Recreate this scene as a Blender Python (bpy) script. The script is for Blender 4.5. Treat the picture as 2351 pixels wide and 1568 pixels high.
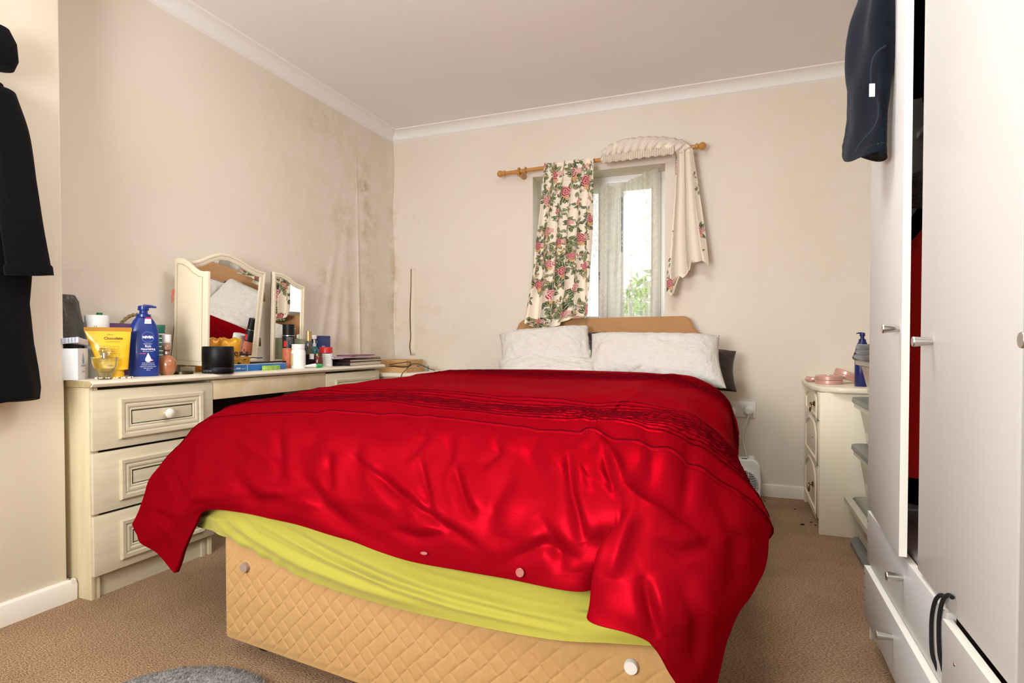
import bpy, bmesh, math, random
import numpy as np
from mathutils import Vector, Matrix, noise
random.seed(4); RNG = np.random.default_rng(7)
PI = math.pi
for o in list(bpy.data.objects): bpy.data.objects.remove(o)
S = bpy.context.scene; C = S.collection
# ------------------------------------------------------------ camera, world, lights, exposure
CF = 1358.; CX = 1175.5; TILT = math.radians(1.1); CY = 790 + CF*math.tan(TILT); EH = .88; YAW = math.radians(21.08)
cd = bpy.data.cameras.new('camera'); cam = bpy.data.objects.new('camera', cd); C.objects.link(cam); S.camera = cam
cam.location = (0, 0, EH); cam.rotation_euler = (PI/2 - TILT, 0, YAW)
cd.sensor_width = 36; cd.lens = CF/2351*36; cd.shift_y = (CY-784)/2351; cd.clip_start = .05
w = bpy.data.worlds.new('sky'); S.world = w; w.use_nodes = True
nt = w.node_tree; bg = nt.nodes['Background']
tc = nt.nodes.new('ShaderNodeTexCoord'); sp = nt.nodes.new('ShaderNodeSeparateXYZ'); cr = nt.nodes.new('ShaderNodeValToRGB')
nt.links.new(tc.outputs['Generated'], sp.inputs[0]); nt.links.new(sp.outputs['Z'], cr.inputs[0]); nt.links.new(cr.outputs[0], bg.inputs[0])
cr.color_ramp.elements[0].color = (.95, .97, 1, 1); cr.color_ramp.elements[1].color = (.72, .85, 1, 1)
bg.inputs[1].default_value = 2.8
def area(name, loc, target, size, power, col):
    l = bpy.data.lights.new(name, 'AREA'); l.shape = 'RECTANGLE'; l.size, l.size_y = size; l.energy = power; l.color = col
    o = bpy.data.objects.new(name, l); C.objects.link(o); o.location = loc
    o.rotation_euler = (Vector(target)-Vector(loc)).to_track_quat('-Z', 'Y').to_euler(); return o
area('overhead_fill', (-.45, 1.7, 2.36), (-.45, 1.7, 0), (.6, .6), 20, (.97, .98, 1))  # added area light overhead, out of view, evens out the room
area('ceiling_bounce_fill', (-1.0, -.7, 1.2), (-.9, 1.1, 2.4), (.9, .9), 80, (.94, .975, 1))  # added upward area light behind the camera, brightens the ceiling
area('soft_front_fill', (-1.0, -1.05, 1.9), (-.5, 2.6, .9), (1.2, .8), 3, (.95, .98, 1))  # added weak fill from behind the camera
S.view_settings.view_transform = 'Standard'; S.view_settings.look = 'None'; S.view_settings.gamma = 1
S.view_settings.use_curve_mapping = False; S.view_settings.exposure = .06
# ------------------------------------------------------------ helpers
Fv = Vector((-math.sin(YAW)*math.cos(TILT), math.cos(YAW)*math.cos(TILT), -math.sin(TILT)))
Uv = Vector((-math.sin(YAW)*math.sin(TILT), math.cos(YAW)*math.sin(TILT), math.cos(TILT)))
Rv = Vector((math.cos(YAW), math.sin(YAW), 0))
def at(px, py, X=None, Y=None, Z=None):          # a pixel of the photograph read as a point on a plane of the room
    r = Fv + Rv*((px-CX)/CF) + Uv*((CY-py)/CF)
    k = X/r.x if X is not None else Y/r.y if Y is not None else (Z-EH)/r.z
    return Vector((r.x*k, r.y*k, EH+r.z*k))
def lin(c):
    if isinstance(c, str): c = [int(c[i:i+2], 16)/255 for i in (0, 2, 4)]
    return tuple(x/12.92 if x <= .04045 else ((x+.055)/1.055)**2.4 for x in c)
def mat(name, col, rough=.5, metal=0, spec=.5, bump=None, var=None, trans=0, sheen=0, alpha=1, coat=0, streak=None, aniso=0, stint=None, attr=None, sss=0, ior=1.45, emit=None):
    m = bpy.data.materials.new(name); m.use_nodes = True; t = m.node_tree; b = t.nodes['Principled BSDF']; N = t.nodes.new; L = t.links.new
    base = lin(col)+(1,); b.inputs['Base Color'].default_value = base
    b.inputs['Roughness'].default_value = rough; b.inputs['Metallic'].default_value = metal; b.inputs['Specular IOR Level'].default_value = spec
    b.inputs['Transmission Weight'].default_value = trans; b.inputs['IOR'].default_value = ior
    b.inputs['Sheen Weight'].default_value = sheen; b.inputs['Alpha'].default_value = alpha; b.inputs['Coat Weight'].default_value = coat
    if stint: b.inputs['Sheen Tint'].default_value = lin(stint)+(1,)
    if emit: b.inputs['Emission Color'].default_value = lin(col)+(1,); b.inputs['Emission Strength'].default_value = emit
    tc = N('ShaderNodeTexCoord')
    if attr:
        a = N('ShaderNodeAttribute'); a.attribute_name = attr; L(a.outputs['Color'], b.inputs['Base Color'])
        if alpha == 'attr': pass
    if var:
        sc, amt, c2 = var; n = N('ShaderNodeTexNoise'); n.inputs['Scale'].default_value = sc; n.inputs['Detail'].default_value = 6; n.inputs['Roughness'].default_value = .6
        mp = N('ShaderNodeMapping'); L(tc.outputs['Object'], mp.inputs[0])
        if streak: mp.inputs['Scale'].default_value = streak
        L(mp.outputs[0], n.inputs[0])
        r = N('ShaderNodeMapRange'); r.inputs[1].default_value = .35; r.inputs[2].default_value = .7; r.inputs[4].default_value = amt; L(n.outputs[0], r.inputs[0])
        mx = N('ShaderNodeMix'); mx.data_type = 'RGBA'; L(r.outputs[0], mx.inputs[0]); mx.inputs[6].default_value = base; mx.inputs[7].default_value = lin(c2)+(1,)
        if attr: L(a.outputs['Color'], mx.inputs[6])
        L(mx.outputs[2], b.inputs['Base Color'])
    if bump:
        sc, st, ds = bump; n = N('ShaderNodeTexNoise'); n.inputs['Scale'].default_value = sc; n.inputs['Detail'].default_value = 5
        L(tc.outputs['Object'], n.inputs[0]); bp = N('ShaderNodeBump'); bp.inputs['Strength'].default_value = st; bp.inputs['Distance'].default_value = ds
        L(n.outputs[0], bp.inputs['Height']); L(bp.outputs[0], b.inputs['Normal'])
    return m
class MB:
    def __init__(s): s.v = []; s.f = []; s.c = None
    def add(s, v, f):
        n = len(s.v); s.v += [tuple(p) for p in v]; s.f += [tuple(i+n for i in q) for q in f]; return s
    def box(s, x0, x1, y0, y1, z0, z1):
        return s.add([(x, y, z) for x in (x0, x1) for y in (y0, y1) for z in (z0, z1)], [(0,1,3,2),(4,6,7,5),(0,4,5,1),(2,3,7,6),(0,2,6,4),(1,5,7,3)])
    def obox(s, c, sx, sy, sz, rz=0, tilt=0):     # box standing on c, turned by rz
        m = Matrix.Rotation(rz, 3, 'Z') @ Matrix.Rotation(tilt, 3, 'Y')
        v = [m @ Vector((x*sx/2, y*sy/2, z*sz)) + Vector(c) for x in (-1, 1) for y in (-1, 1) for z in (0, 1)]
        return s.add(v, [(0,1,3,2),(4,6,7,5),(0,4,5,1),(2,3,7,6),(0,2,6,4),(1,5,7,3)])
    def lathe(s, prof, c=(0,0,0), axis='Z', n=32, sx=1, sy=1, rz=0):
        v = []; f = []
        for r, h in prof:
            for i in range(n):
                a = 2*PI*i/n; p = Vector((r*math.cos(a)*sx, r*math.sin(a)*sy, h))
                if rz: p = Matrix.Rotation(rz, 3, 'Z') @ p
                if axis == 'X': p = Vector((p.z, p.x, p.y))
                if axis == 'Y': p = Vector((p.x, p.z, p.y))
                v.append(p+Vector(c))
        m = len(prof)
        for j in range(m-1):
            for i in range(n):
                k = (i+1) % n; f.append((j*n+i, j*n+k, (j+1)*n+k, (j+1)*n+i))
        if prof[0][0] > 1e-5: f.append(tuple(range(n-1, -1, -1)))
        if prof[-1][0] > 1e-5: f.append(tuple((m-1)*n+i for i in range(n)))
        return s.add(v, f)
    def tube(s, pts, r, n=8, closed=False, caps=True):
        pts = [Vector(p) for p in pts]; m = len(pts); v = []; f = []; up = None
        for i, p in enumerate(pts):
            a = pts[(i-1) % m] if closed or i else p; b = pts[(i+1) % m] if closed or i < m-1 else p
            t = (b-a).normalized()
            if up is None: up = t.orthogonal().normalized()
            up = (up - t*up.dot(t)).normalized(); q = t.cross(up); rr = r[i] if hasattr(r, '__len__') else r
            for k in range(n):
                an = 2*PI*k/n; v.append(p+up*math.cos(an)*rr+q*math.sin(an)*rr)
        for j in range(m if closed else m-1):
            for k in range(n):
                l = (k+1) % n; jj = (j+1) % m; f.append((j*n+k, j*n+l, jj*n+l, jj*n+k))
        if caps and not closed: f.append(tuple(range(n-1, -1, -1))); f.append(tuple((m-1)*n+k for k in range(n)))
        return s.add(v, f)
    def prism(s, poly, d0, d1, fn):               # poly 2D, fn(a,b,d)->xyz
        n = len(poly); v = [fn(a, b, d0) for a, b in poly]+[fn(a, b, d1) for a, b in poly]
        return s.add(v, [tuple(range(n-1, -1, -1)), tuple(range(n, 2*n))]+[(i, (i+1) % n, n+(i+1) % n, n+i) for i in range(n)])
    def loft(s, rings, caps=True, closed=True):
        n = len(rings[0]); v = [p for r in rings for p in r]; f = []
        for j in range(len(rings)-1):
            for i in range(n if closed else n-1):
                k = (i+1) % n; f.append((j*n+i, j*n+k, (j+1)*n+k, (j+1)*n+i))
        if caps and closed: f.append(tuple(range(n-1, -1, -1))); f.append(tuple((len(rings)-1)*n+i for i in range(n)))
        return s.add(v, f)
    def sweep(s, pts, prof, fn):                  # closed 2D path (ccw), profile (inset, height)
        n = len(pts); v = []; f = []
        for i in range(n):
            a = Vector(pts[i-1]); b = Vector(pts[i]); c = Vector(pts[(i+1) % n])
            t1 = (b-a).normalized(); t2 = (c-b).normalized(); n1 = Vector((-t1.y, t1.x)); n2 = Vector((-t2.y, t2.x))
            mt = (n1+n2); mt = mt/max(mt.dot(n1), .25) if mt.length > 1e-6 else n1
            for ins, h in prof:
                q = b+mt*ins; v.append(fn(q.x, q.y, h))
        m = len(prof)
        for i in range(n):
            j = (i+1) % n
            for k in range(m-1): f.append((i*m+k, j*m+k, j*m+k+1, i*m+k+1))
        return s.add(v, f)
    def build(s, name, m, parent=None, smooth=True, bevel=0, seg=2, ang=35, sub=0, cols=None, origin=None, solid=0, soff=-1):
        me = bpy.data.meshes.new(name)
        if parent is not None: off = wloc(parent)
        elif origin is not None: off = Vector(origin)
        else:
            a = np.array([tuple(p) for p in s.v]); off = Vector(((a[:, 0].min()+a[:, 0].max())/2, (a[:, 1].min()+a[:, 1].max())/2, a[:, 2].min()))
        me.from_pydata([(p[0]-off.x, p[1]-off.y, p[2]-off.z) for p in s.v], [], s.f)
        bm = bmesh.new(); bm.from_mesh(me); bmesh.ops.recalc_face_normals(bm, faces=bm.faces)
        if bevel:
            ed = [e for e in bm.edges if len(e.link_faces) == 2 and e.calc_face_angle(0) > .6]
            bmesh.ops.bevel(bm, geom=ed, offset=bevel, segments=seg, profile=.5, affect='EDGES', clamp_overlap=True)
        bm.to_mesh(me); bm.free()
        if smooth: me.shade_smooth(); me.set_sharp_from_angle(angle=math.radians(ang))
        if cols is not None:
            ca = me.color_attributes.new('print', 'FLOAT_COLOR', 'POINT'); ca.data.foreach_set('color', np.asarray(cols, dtype=np.float32).ravel())
        for mm in (m if isinstance(m, (list, tuple)) else [m]): me.materials.append(mm)
        o = bpy.data.objects.new(name, me); C.objects.link(o)
        if parent is not None: o.parent = parent
        else: o.location = off
        if sub:
            md = o.modifiers.new('sub', 'SUBSURF'); md.levels = md.render_levels = sub
        if solid:
            md = o.modifiers.new('solid', 'SOLIDIFY'); md.thickness = solid; md.offset = soff
        return o
def wloc(o):
    v = Vector(o.location)
    while o.parent: o = o.parent; v += o.location
    return v
def tag(o, label=None, cat=None, group=None, kind=None):
    if label: o['label'] = label
    if cat: o['category'] = cat
    if group: o['group'] = group
    if kind: o['kind'] = kind
    return o
def thing(name, loc, label, cat, group=None):
    o = bpy.data.objects.new(name, None); o.empty_display_size = .05; C.objects.link(o); o.location = loc; return tag(o, label, cat, group)
def struct(o): o['kind'] = 'structure'; return o
def text(s, name, size, m, parent, fn, align='CENTER', sub=.004, weight=0):   # flat lettering mapped onto a surface by fn(a,b)->xyz
    c = bpy.data.curves.new(name, 'FONT'); c.body = s; c.size = size; c.align_x = align; c.offset = weight; c.resolution_u = 2
    o = bpy.data.objects.new(name, c); C.objects.link(o); dg = bpy.context.evaluated_depsgraph_get(); dg.update()
    me = bpy.data.meshes.new_from_object(o.evaluated_get(dg)); bpy.data.objects.remove(o)
    bm = bmesh.new(); bm.from_mesh(me); off = wloc(parent) if parent else Vector()
    for v in bm.verts: v.co = Vector(fn(v.co.x, v.co.y))-off
    bm.to_mesh(me); bm.free(); me.materials.clear(); me.materials.append(m)
    r = bpy.data.objects.new(name, me); C.objects.link(r); r.parent = parent; return r
def catmull(P, t):                                # P [n,...], t in 0..n-1
    P = np.asarray(P, float); n = len(P); i = np.clip(np.floor(t).astype(int), 0, n-2); f = (t-i)
    ext = np.concatenate([[2*P[0]-P[1]], P, [2*P[-1]-P[-2]]]); sh = (-1,)+(1,)*(P.ndim-1); f = f.reshape(sh)
    a, b, c, d = ext[i], ext[i+1], ext[i+2], ext[i+3]
    return .5*((2*b)+(c-a)*f+(2*a-5*b+4*c-d)*f*f+(3*b-a-3*c+d)*f**3)
def grid_mb(G):
    n, m = G.shape[:2]; b = MB(); b.v = [tuple(p) for p in G.reshape(-1, 3)]
    b.f = [(j*m+i, j*m+i+1, (j+1)*m+i+1, (j+1)*m+i) for j in range(n-1) for i in range(m-1)]; return b
def normals(G):
    a = np.gradient(G, axis=0); b = np.gradient(G, axis=1); n = np.cross(b, a); return n/np.maximum(np.linalg.norm(n, axis=2, keepdims=True), 1e-9)
def vnoise(x, y, seed=0, octs=4):                 # smooth value noise, numpy
    r = np.zeros(np.broadcast(x, y).shape); amp = 1; tot = 0
    for o in range(octs):
        g = np.random.default_rng(seed+o*13).random((64, 64)); xi = np.floor(x).astype(int); yi = np.floor(y).astype(int); fx = x-xi; fy = y-yi
        fx = fx*fx*(3-2*fx); fy = fy*fy*(3-2*fy); q = lambda a, b: g[a % 64, b % 64]
        r = r+amp*((q(xi, yi)*(1-fx)+q(xi+1, yi)*fx)*(1-fy)+(q(xi, yi+1)*(1-fx)+q(xi+1, yi+1)*fx)*fy); tot += amp; amp *= .5; x = x*2.03+5; y = y*2.03+9
    return r/tot
def pix(P):                                       # points -> photograph pixels, used only to read crease positions off the photograph
    q = P-np.array([0, 0, EH]); d = q@np.array(Fv); return CX+CF*(q@np.array(Rv))/d, CY-CF*(q@np.array(Uv))/d
def segdist(x, y, pts):                           # signed distance to polyline, with a 0..1 position along it
    best = np.full(x.shape, 1e9); sg = np.zeros(x.shape); pos = np.zeros(x.shape); L = 0; tot = sum(math.dist(a, b) for a, b in zip(pts, pts[1:]))
    for (ax, ay), (bx, by) in zip(pts, pts[1:]):
        dx, dy = bx-ax, by-ay; l = math.hypot(dx, dy); t = np.clip(((x-ax)*dx+(y-ay)*dy)/l/l, 0, 1); d = np.hypot(x-ax-t*dx, y-ay-t*dy)
        s = np.sign((x-ax)*dy-(y-ay)*dx); m = d < best; best = np.where(m, d, best); sg = np.where(m, s, sg); pos = np.where(m, (L+t*l)/tot, pos); L += l
    return best*sg, pos
def creases(G, lst, scale=1):                     # each: points, width(px), depth(m); a valley with a raised lip on one side
    x, y = pix(G); D = np.zeros(x.shape)
    for pts, wd, dp in lst:
        d, p = segdist(x, y, pts); env = np.sin(PI*np.clip(p, .02, .98))**.6*np.exp(-np.maximum(0, np.abs(d)-wd*3)/wd)
        wd = wd*1.25; D += env*dp*.62*(-np.exp(-(d/wd)**2)+.8*np.exp(-((d-1.9*wd)/(1.5*wd))**2))
    return G+normals(G)*D[..., None]*scale
# ------------------------------------------------------------ materials
def wall_mat(name, base, blobs, corner):
    m = mat(name, base, rough=.75, spec=.25, bump=(260, .12, .002), var=(1.3, .5, 'E2D3BC')); t = m.node_tree; b = t.nodes['Principled BSDF']; N = t.nodes.new; L = t.links.new
    geo = N('ShaderNodeNewGeometry'); src = b.inputs['Base Color'].links[0].from_socket
    nz = N('ShaderNodeTexNoise'); nz.inputs['Scale'].default_value = 9; nz.inputs['Detail'].default_value = 7; nz.inputs['Roughness'].default_value = .7; L(geo.outputs['Position'], nz.inputs[0])
    for c, sc, rad, col, amt in blobs:            # real damp stains, each with its own place and size
        mp = N('ShaderNodeVectorMath'); mp.operation = 'SUBTRACT'; L(geo.outputs['Position'], mp.inputs[0]); mp.inputs[1].default_value = c
        ms = N('ShaderNodeVectorMath'); ms.operation = 'MULTIPLY'; L(mp.outputs[0], ms.inputs[0]); ms.inputs[1].default_value = sc
        ln = N('ShaderNodeVectorMath'); ln.operation = 'LENGTH'; L(ms.outputs[0], ln.inputs[0])
        r = N('ShaderNodeMapRange'); r.interpolation_type = 'SMOOTHSTEP'; L(ln.outputs['Value'], r.inputs[0]); r.inputs[1].default_value = 0; r.inputs[2].default_value = rad; r.inputs[3].default_value = 1; r.inputs[4].default_value = 0
        n2 = N('ShaderNodeMapRange'); L(nz.outputs[0], n2.inputs[0]); n2.inputs[1].default_value = .45; n2.inputs[2].default_value = .75; n2.inputs[4].default_value = amt*.55
        mu = N('ShaderNodeMath'); mu.operation = 'MULTIPLY'; L(r.outputs[0], mu.inputs[0]); L(n2.outputs[0], mu.inputs[1])
        mx = N('ShaderNodeMix'); mx.data_type = 'RGBA'; L(mu.outputs[0], mx.inputs[0]); L(src, mx.inputs[6]); mx.inputs[7].default_value = lin(col)+(1,); src = mx.outputs[2]
    L(src, b.inputs['Base Color']); return m
CR = 'E9DFD2'
M_left = wall_mat('stained_cream_wallpaper', CR, [((-2.36,3.36,1.93),(0,1,.8),.10,'7E6A3C',1.7), ((-2.36,3.34,2.02),(0,.8,1),.16,'A88F5C',.7), ((-2.36,3.42,1.72),(0,1,.5),.12,'9C8350',1.3),
    ((-2.36,3.33,1.4),(0,.8,.3),.22,'B59C6C',.55), ((-2.36,3.12,1.68),(0,1,.8),.14,'A98F60',.6), ((-2.36,2.98,2.22),(0,.5,1.2),.2,'B39B68',.6), ((-2.36,2.95,1.25),(0,1,.7),.12,'9D8658',1.4),
    ((-2.36,3.7,1.3),(0,2.2,.15),.2,'C29B4E',1.5), ((-2.36,3.2,1.0),(0,.6,.3),.35,'C9A873',.5), ((-2.36,3.1,1.9),(0,.35,.3),.4,'CDB384',.7)], None)
M_back = wall_mat('stained_cream_wallpaper_back', CR, [((-2.36,3.7,1.3),(2.4,1,.15),.2,'C29B4E',1.5), ((-2.2,3.7,1.75),(.8,0,1),.16,'BCA26C',.55), ((-2.1,3.7,1.0),(.7,0,.5),.3,'CBAB7A',.5), ((-1.9,3.7,1.1),(.6,0,.6),.2,'C7A672',.3), ((.4,3.7,1.9),(.5,0,.3),.35,'DDC79A',.6)], None)
M_pier = mat('pier_wallpaper', 'EADFCB', rough=.75, spec=.25, bump=(240, .1, .002), var=(2, .3, 'E2D5BD'))
M_white = mat('white_gloss_paint', 'EFE8DC', rough=.4, var=(6, .3, 'E2D8C6'))
M_cove = mat('coving_paint', 'F0EDE8', rough=.6)
M_ceil = mat('ceiling_paint', 'F1EFEC', rough=.85, spec=.2, var=(.8, .5, 'EAE4DA'), bump=(120, .05, .002))
M_cream = mat('cream_woodgrain_laminate', 'D8CDB2', rough=.45, var=(7, .55, 'C6B893'), streak=(8, .6, 7))
M_creamv = mat('cream_laminate_panel', 'E2D4B2', rough=.45, var=(6, .6, 'CDBC92'), streak=(7, 7, .4))
M_top = mat('cream_laminate_top', 'EFE4D0', rough=.3, var=(9, .4, 'E0D0B4'))
M_rail = mat('worn_cream_rail', 'E3D3B3', rough=.45, var=(9, .8, 'CFAF82'))
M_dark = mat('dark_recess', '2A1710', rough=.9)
M_wh = mat('white_melamine', 'CAC7C3', rough=.38, var=(2, .3, 'C3BEB8'))
M_edge = mat('white_edge_band', 'F6F1E6', rough=.4)
M_metal = mat('brushed_steel', 'C9C6C0', rough=.28, metal=1)
M_brass = mat('antique_brass', '8D7752', rough=.3, metal=1)
M_black = mat('black_plastic', '0A0A0B', rough=.45, spec=.3)
M_blackf = mat('black_fleece', '070708', rough=.95, spec=.1, sheen=.04, bump=(300, .6, .004))
M_navy = mat('navy_cotton', '0B101C', rough=.9, spec=.15, sheen=.06, bump=(350, .5, .002), var=(14, .6, '080B13'))
M_satin = mat('red_satin', '920716', rough=.44, metal=.42, spec=0, bump=(700, .05, .001))
M_satin.node_tree.nodes['Principled BSDF'].inputs['Specular Tint'].default_value = lin('D01828')+(1,)
M_tuck = mat('pintuck_shadow_red', '5C0610', rough=.9, spec=0)  # darker red puts the thin shadows of the tucks into the colour
M_sheet = mat('lime_cotton', 'A8A23C', rough=.85, sheen=.2, bump=(30, .25, .006), var=(6, .35, 'A89C32'))
M_pillow = mat('white_seersucker', 'DED8D1', rough=.9, bump=(26, 1, .014), var=(10, .3, 'D2C8BE'))
M_velvet = mat('tan_velour', 'B98A5E', rough=.9, sheen=.5, stint='E0B48A', var=(8, .5, 'A87748'), bump=(250, .2, .002))
M_divan = mat('gold_divan_ticking', 'BD9460', rough=.85, sheen=.3, stint='F3D9A8', var=(90, .5, 'B0864E'), streak=(1.4, 1.4, .35), bump=(420, .5, .002))
M_brown = mat('dark_brown_satin', '2C1C16', rough=.45)
M_pine = mat('varnished_pine', 'C98F4A', rough=.35, coat=.3, var=(14, .6, 'B0752F'), streak=(.4, 6, 6))
M_upvc = mat('white_upvc', 'F1F0EA', rough=.3)
M_gasket = mat('grey_gasket', '5F6266', rough=.5)
M_glass = mat('clear_glass', 'F4FAF8', rough=.02, trans=1, ior=1.45)
M_pane = mat('window_pane', 'F4FAF8', rough=.02, alpha=.08)
M_mirror = mat('mirror_silver', 'F2F4F2', rough=.01, metal=1)
M_nivea = mat('deep_blue_plastic', '12317E', rough=.3, coat=.15)
M_txtw = mat('white_print', 'F4F4F4', rough=.5)
M_txtk = mat('black_print', '1B1B1B', rough=.5)
M_tank = mat('frosted_plastic', 'DDD6C0', rough=.3, trans=.25, spec=.5)
M_lid = mat('grey_plastic_lid', '70746F', rough=.35)
# carpet: loop pile colour flecks and ribs
M_carpet = mat('brown_loop_carpet', 'A67C58', rough=1, spec=.1)
def carpet():
    t = M_carpet.node_tree; b = t.nodes['Principled BSDF']; N = t.nodes.new; L = t.links.new; g = N('ShaderNodeTexCoord')
    mp = N('ShaderNodeMapping'); mp.inputs['Rotation'].default_value = (0, 0, .5); mp.inputs['Scale'].default_value = (150, 330, 1); L(g.outputs['Object'], mp.inputs[0])
    n = N('ShaderNodeTexNoise'); n.inputs['Scale'].default_value = 1; n.inputs['Detail'].default_value = 3; L(mp.outputs[0], n.inputs[0])
    n2 = N('ShaderNodeTexNoise'); n2.inputs['Scale'].default_value = 3.5; n2.inputs['Detail'].default_value = 5; L(g.outputs['Object'], n2.inputs[0])
    r = N('ShaderNodeValToRGB'); e = r.color_ramp.elements; e[0].position = .33; e[0].color = lin('7C5C43')+(1,); e[1].position = .68; e[1].color = lin('D2B290')+(1,)
    L(n.outputs[0], r.inputs[0]); mx = N('ShaderNodeMix'); mx.data_type = 'RGBA'; mx.blend_type = 'MULTIPLY'; mx.inputs[0].default_value = .35
    r2 = N('ShaderNodeValToRGB'); r2.color_ramp.elements[0].position = .35; r2.color_ramp.elements[0].color = (.55, .5, .45, 1); r2.color_ramp.elements[1].position = .6; L(n2.outputs[0], r2.inputs[0])
    L(r.outputs[0], mx.inputs[6]); L(r2.outputs[0], mx.inputs[7]); L(mx.outputs[2], b.inputs['Base Color'])
    bp = N('ShaderNodeBump'); bp.inputs['Strength'].default_value = .9; bp.inputs['Distance'].default_value = .006; L(n.outputs[0], bp.inputs['Height']); L(bp.outputs[0], b.inputs['Normal'])
carpet()
# ------------------------------------------------------------ the setting
XL, XP, XR, YB, YR, ZC = -2.361, -2.15, .97, 3.716, -1.3, 2.405
WX0, WX1, WZ0, WZ1 = -1.285, -.433, .97, 1.982
struct(MB().box(XL-.2, XR+.2, YR-.2, YB+.25, -.1, 0).build('floor', M_carpet, smooth=False, origin=(0,0,0)))
struct(MB().box(XL-.2, XR+.2, YR-.2, YB+.25, ZC, ZC+.1).build('ceiling', M_ceil, smooth=False, origin=(0,0,0)))
b = MB()
for q in ((XL-.2, WX0, 0, ZC), (WX1, XR+.2, 0, ZC), (WX0, WX1, 0, WZ0), (WX0, WX1, WZ1, ZC)): b.box(q[0], q[1], YB, YB+.25, q[2], q[3])
struct(b.build('wall_back', M_back, smooth=False, origin=(0,0,0)))
# left wall: papered surface with lifting seams and damp bulges, on a solid wall
ys = np.concatenate([np.linspace(1.3, 2.6, 20), np.linspace(2.62, 3.286, 110), np.linspace(3.2885, YB+.02, 70)]); zs = np.linspace(0, ZC, 130)
Yg, Zg = np.meshgrid(ys, zs)
low = np.clip((1.75-Zg)/1.0, 0, 1)
D = low*.012*np.exp(-((Yg-(3.02+.18*(Zg-.8)))/.035)**2)+low*.010*np.exp(-((Yg-(2.88+.26*(Zg-.8)))/.03)**2)+low*.012*np.exp(-((Yg-3.17)/.04)**2)
seam = np.clip((2.2-Zg)/.4, 0, 1)*(.3+.7*low)
D += np.where(Yg < 3.287, seam*.020*np.exp(-(3.287-Yg)/.02), 0)+np.where(Yg >= 3.287, .006*seam*np.exp(-((Yg-3.42)/.1)**2), 0)
D += .012*np.exp(-((Yg-3.716)/.05)**2)*(np.sin(Zg*9+1)*.5+.6)+.004*(vnoise(Yg*5, Zg*4, 3)-.5)*np.clip((Yg-2.6)*3, 0, 1)
G = np.stack([XL+.001+D, Yg, Zg], -1)
wl = grid_mb(G); wl.box(XL-.2, XL-.02, 1.2, YB+.2, 0, ZC)
struct(wl.build('wall_left', M_left, origin=(0,0,0), ang=60))
struct(MB().box(XL-.2, XP, YR-.2, 1.333, 0, ZC).build('wall_pier', M_pier, bevel=.008, origin=(0,0,0)))
struct(MB().box(XR, XR+.2, YR-.2, YB+.2, 0, ZC).build('wall_right', M_pier, smooth=False, origin=(0,0,0)))
struct(MB().box(XL-.2, XR+.2, YR-.2, YR, 0, ZC).build('wall_rear', M_pier, smooth=False, origin=(0,0,0)))
def cove(name, fn):                              # concave plaster cove, profile (out, drop)
    pr = [(0, .066), (.004, .062), (.010, .058)]+[(.070-.058*math.cos(a), .062-.054*math.sin(a)) for a in np.linspace(.1, 1.45, 9)]+[(.072, .006), (.076, 0)]
    b = MB(); b.loft([[fn(o, ZC-d, k) for o, d in pr] for k in (0, 1)], caps=False, closed=False)
    return struct(b.build(name, M_cove, origin=(0,0,0)))
cove('trim_1', lambda o, z, k: (XL+o, (YR, YB-o)[k], z)); cove('trim_2', lambda o, z, k: ((XL+o, XR)[k], YB-o, z))
def board(name, poly, fn): return struct(MB().prism(poly, 0, 1, fn).build(name, M_white, origin=(0,0,0), ang=30))
sk = [(0, 0), (.016, 0), (.017, .052), (.013, .066), (.006, .071), (0, .071)]
board('baseboard_back', [(a, h) for a, h in sk], lambda a, h, k: ((XL, .345)[int(k)], YB-a, h))
board('baseboard_left', sk, lambda a, h, k: (XP+a*1.2, (YR, 1.352)[int(k)], h))
board('baseboard_pier', sk, lambda a, h, k: ((XL, XP+.019)[int(k)], 1.333+a*1.2, h))
# ------------------------------------------------------------ window
WY = 3.885
wn = thing('window_1', (-.859, WY, WZ0), None, None); struct(wn)
fr = MB(); T = .045
for q in ((WX0, WX0+T, WZ0, WZ1), (WX1-T, WX1, WZ0, WZ1), (WX0+T, WX1-T, WZ1-T, WZ1), (WX0+T, WX1-T, WZ0, WZ0+T)): fr.box(q[0], q[1], WY, WY+.06, q[2], q[3])
fr.build('window_frame', M_upvc, wn, bevel=.004)
xm = -.80
mu = MB().box(xm-.022, xm+.022, WY+.002, WY+.058, WZ0+T, WZ1-T).build('mullion', M_upvc, wn, bevel=.004)
def sash(x0, x1, dy):
    s = .05; b = MB(); z0, z1 = WZ0+T, WZ1-T
    for q in ((x0, x0+s, z0, z1), (x1-s, x1, z0, z1), (x0+s, x1-s, z1-s, z1), (x0+s, x1-s, z0, z0+s)): b.box(q[0], q[1], WY-.012+dy, WY+.04+dy, q[2], q[3])
    o = b.build('sash', M_upvc, wn, bevel=.005)
    g = MB()
    for q in ((x0+s, x0+s+.007, z0+s, z1-s), (x1-s-.007, x1-s, z0+s, z1-s)): g.box(q[0], q[1], WY-.014+dy, WY+.03+dy, q[2], q[3])
    g.build('gasket', M_gasket, o); MB().box(x0+s, x1-s, WY+.008+dy, WY+.014+dy, z0+s, z1-s).build('pane', M_pane, o, smooth=False)
sash(WX0+T, xm-.022, 0); sash(xm+.022, WX1-T, 0)
MB().box(WX0, WX1, YB+.002, WY, WZ0-.02, WZ0).build('window_sill', M_white, wn, bevel=.003)
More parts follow.
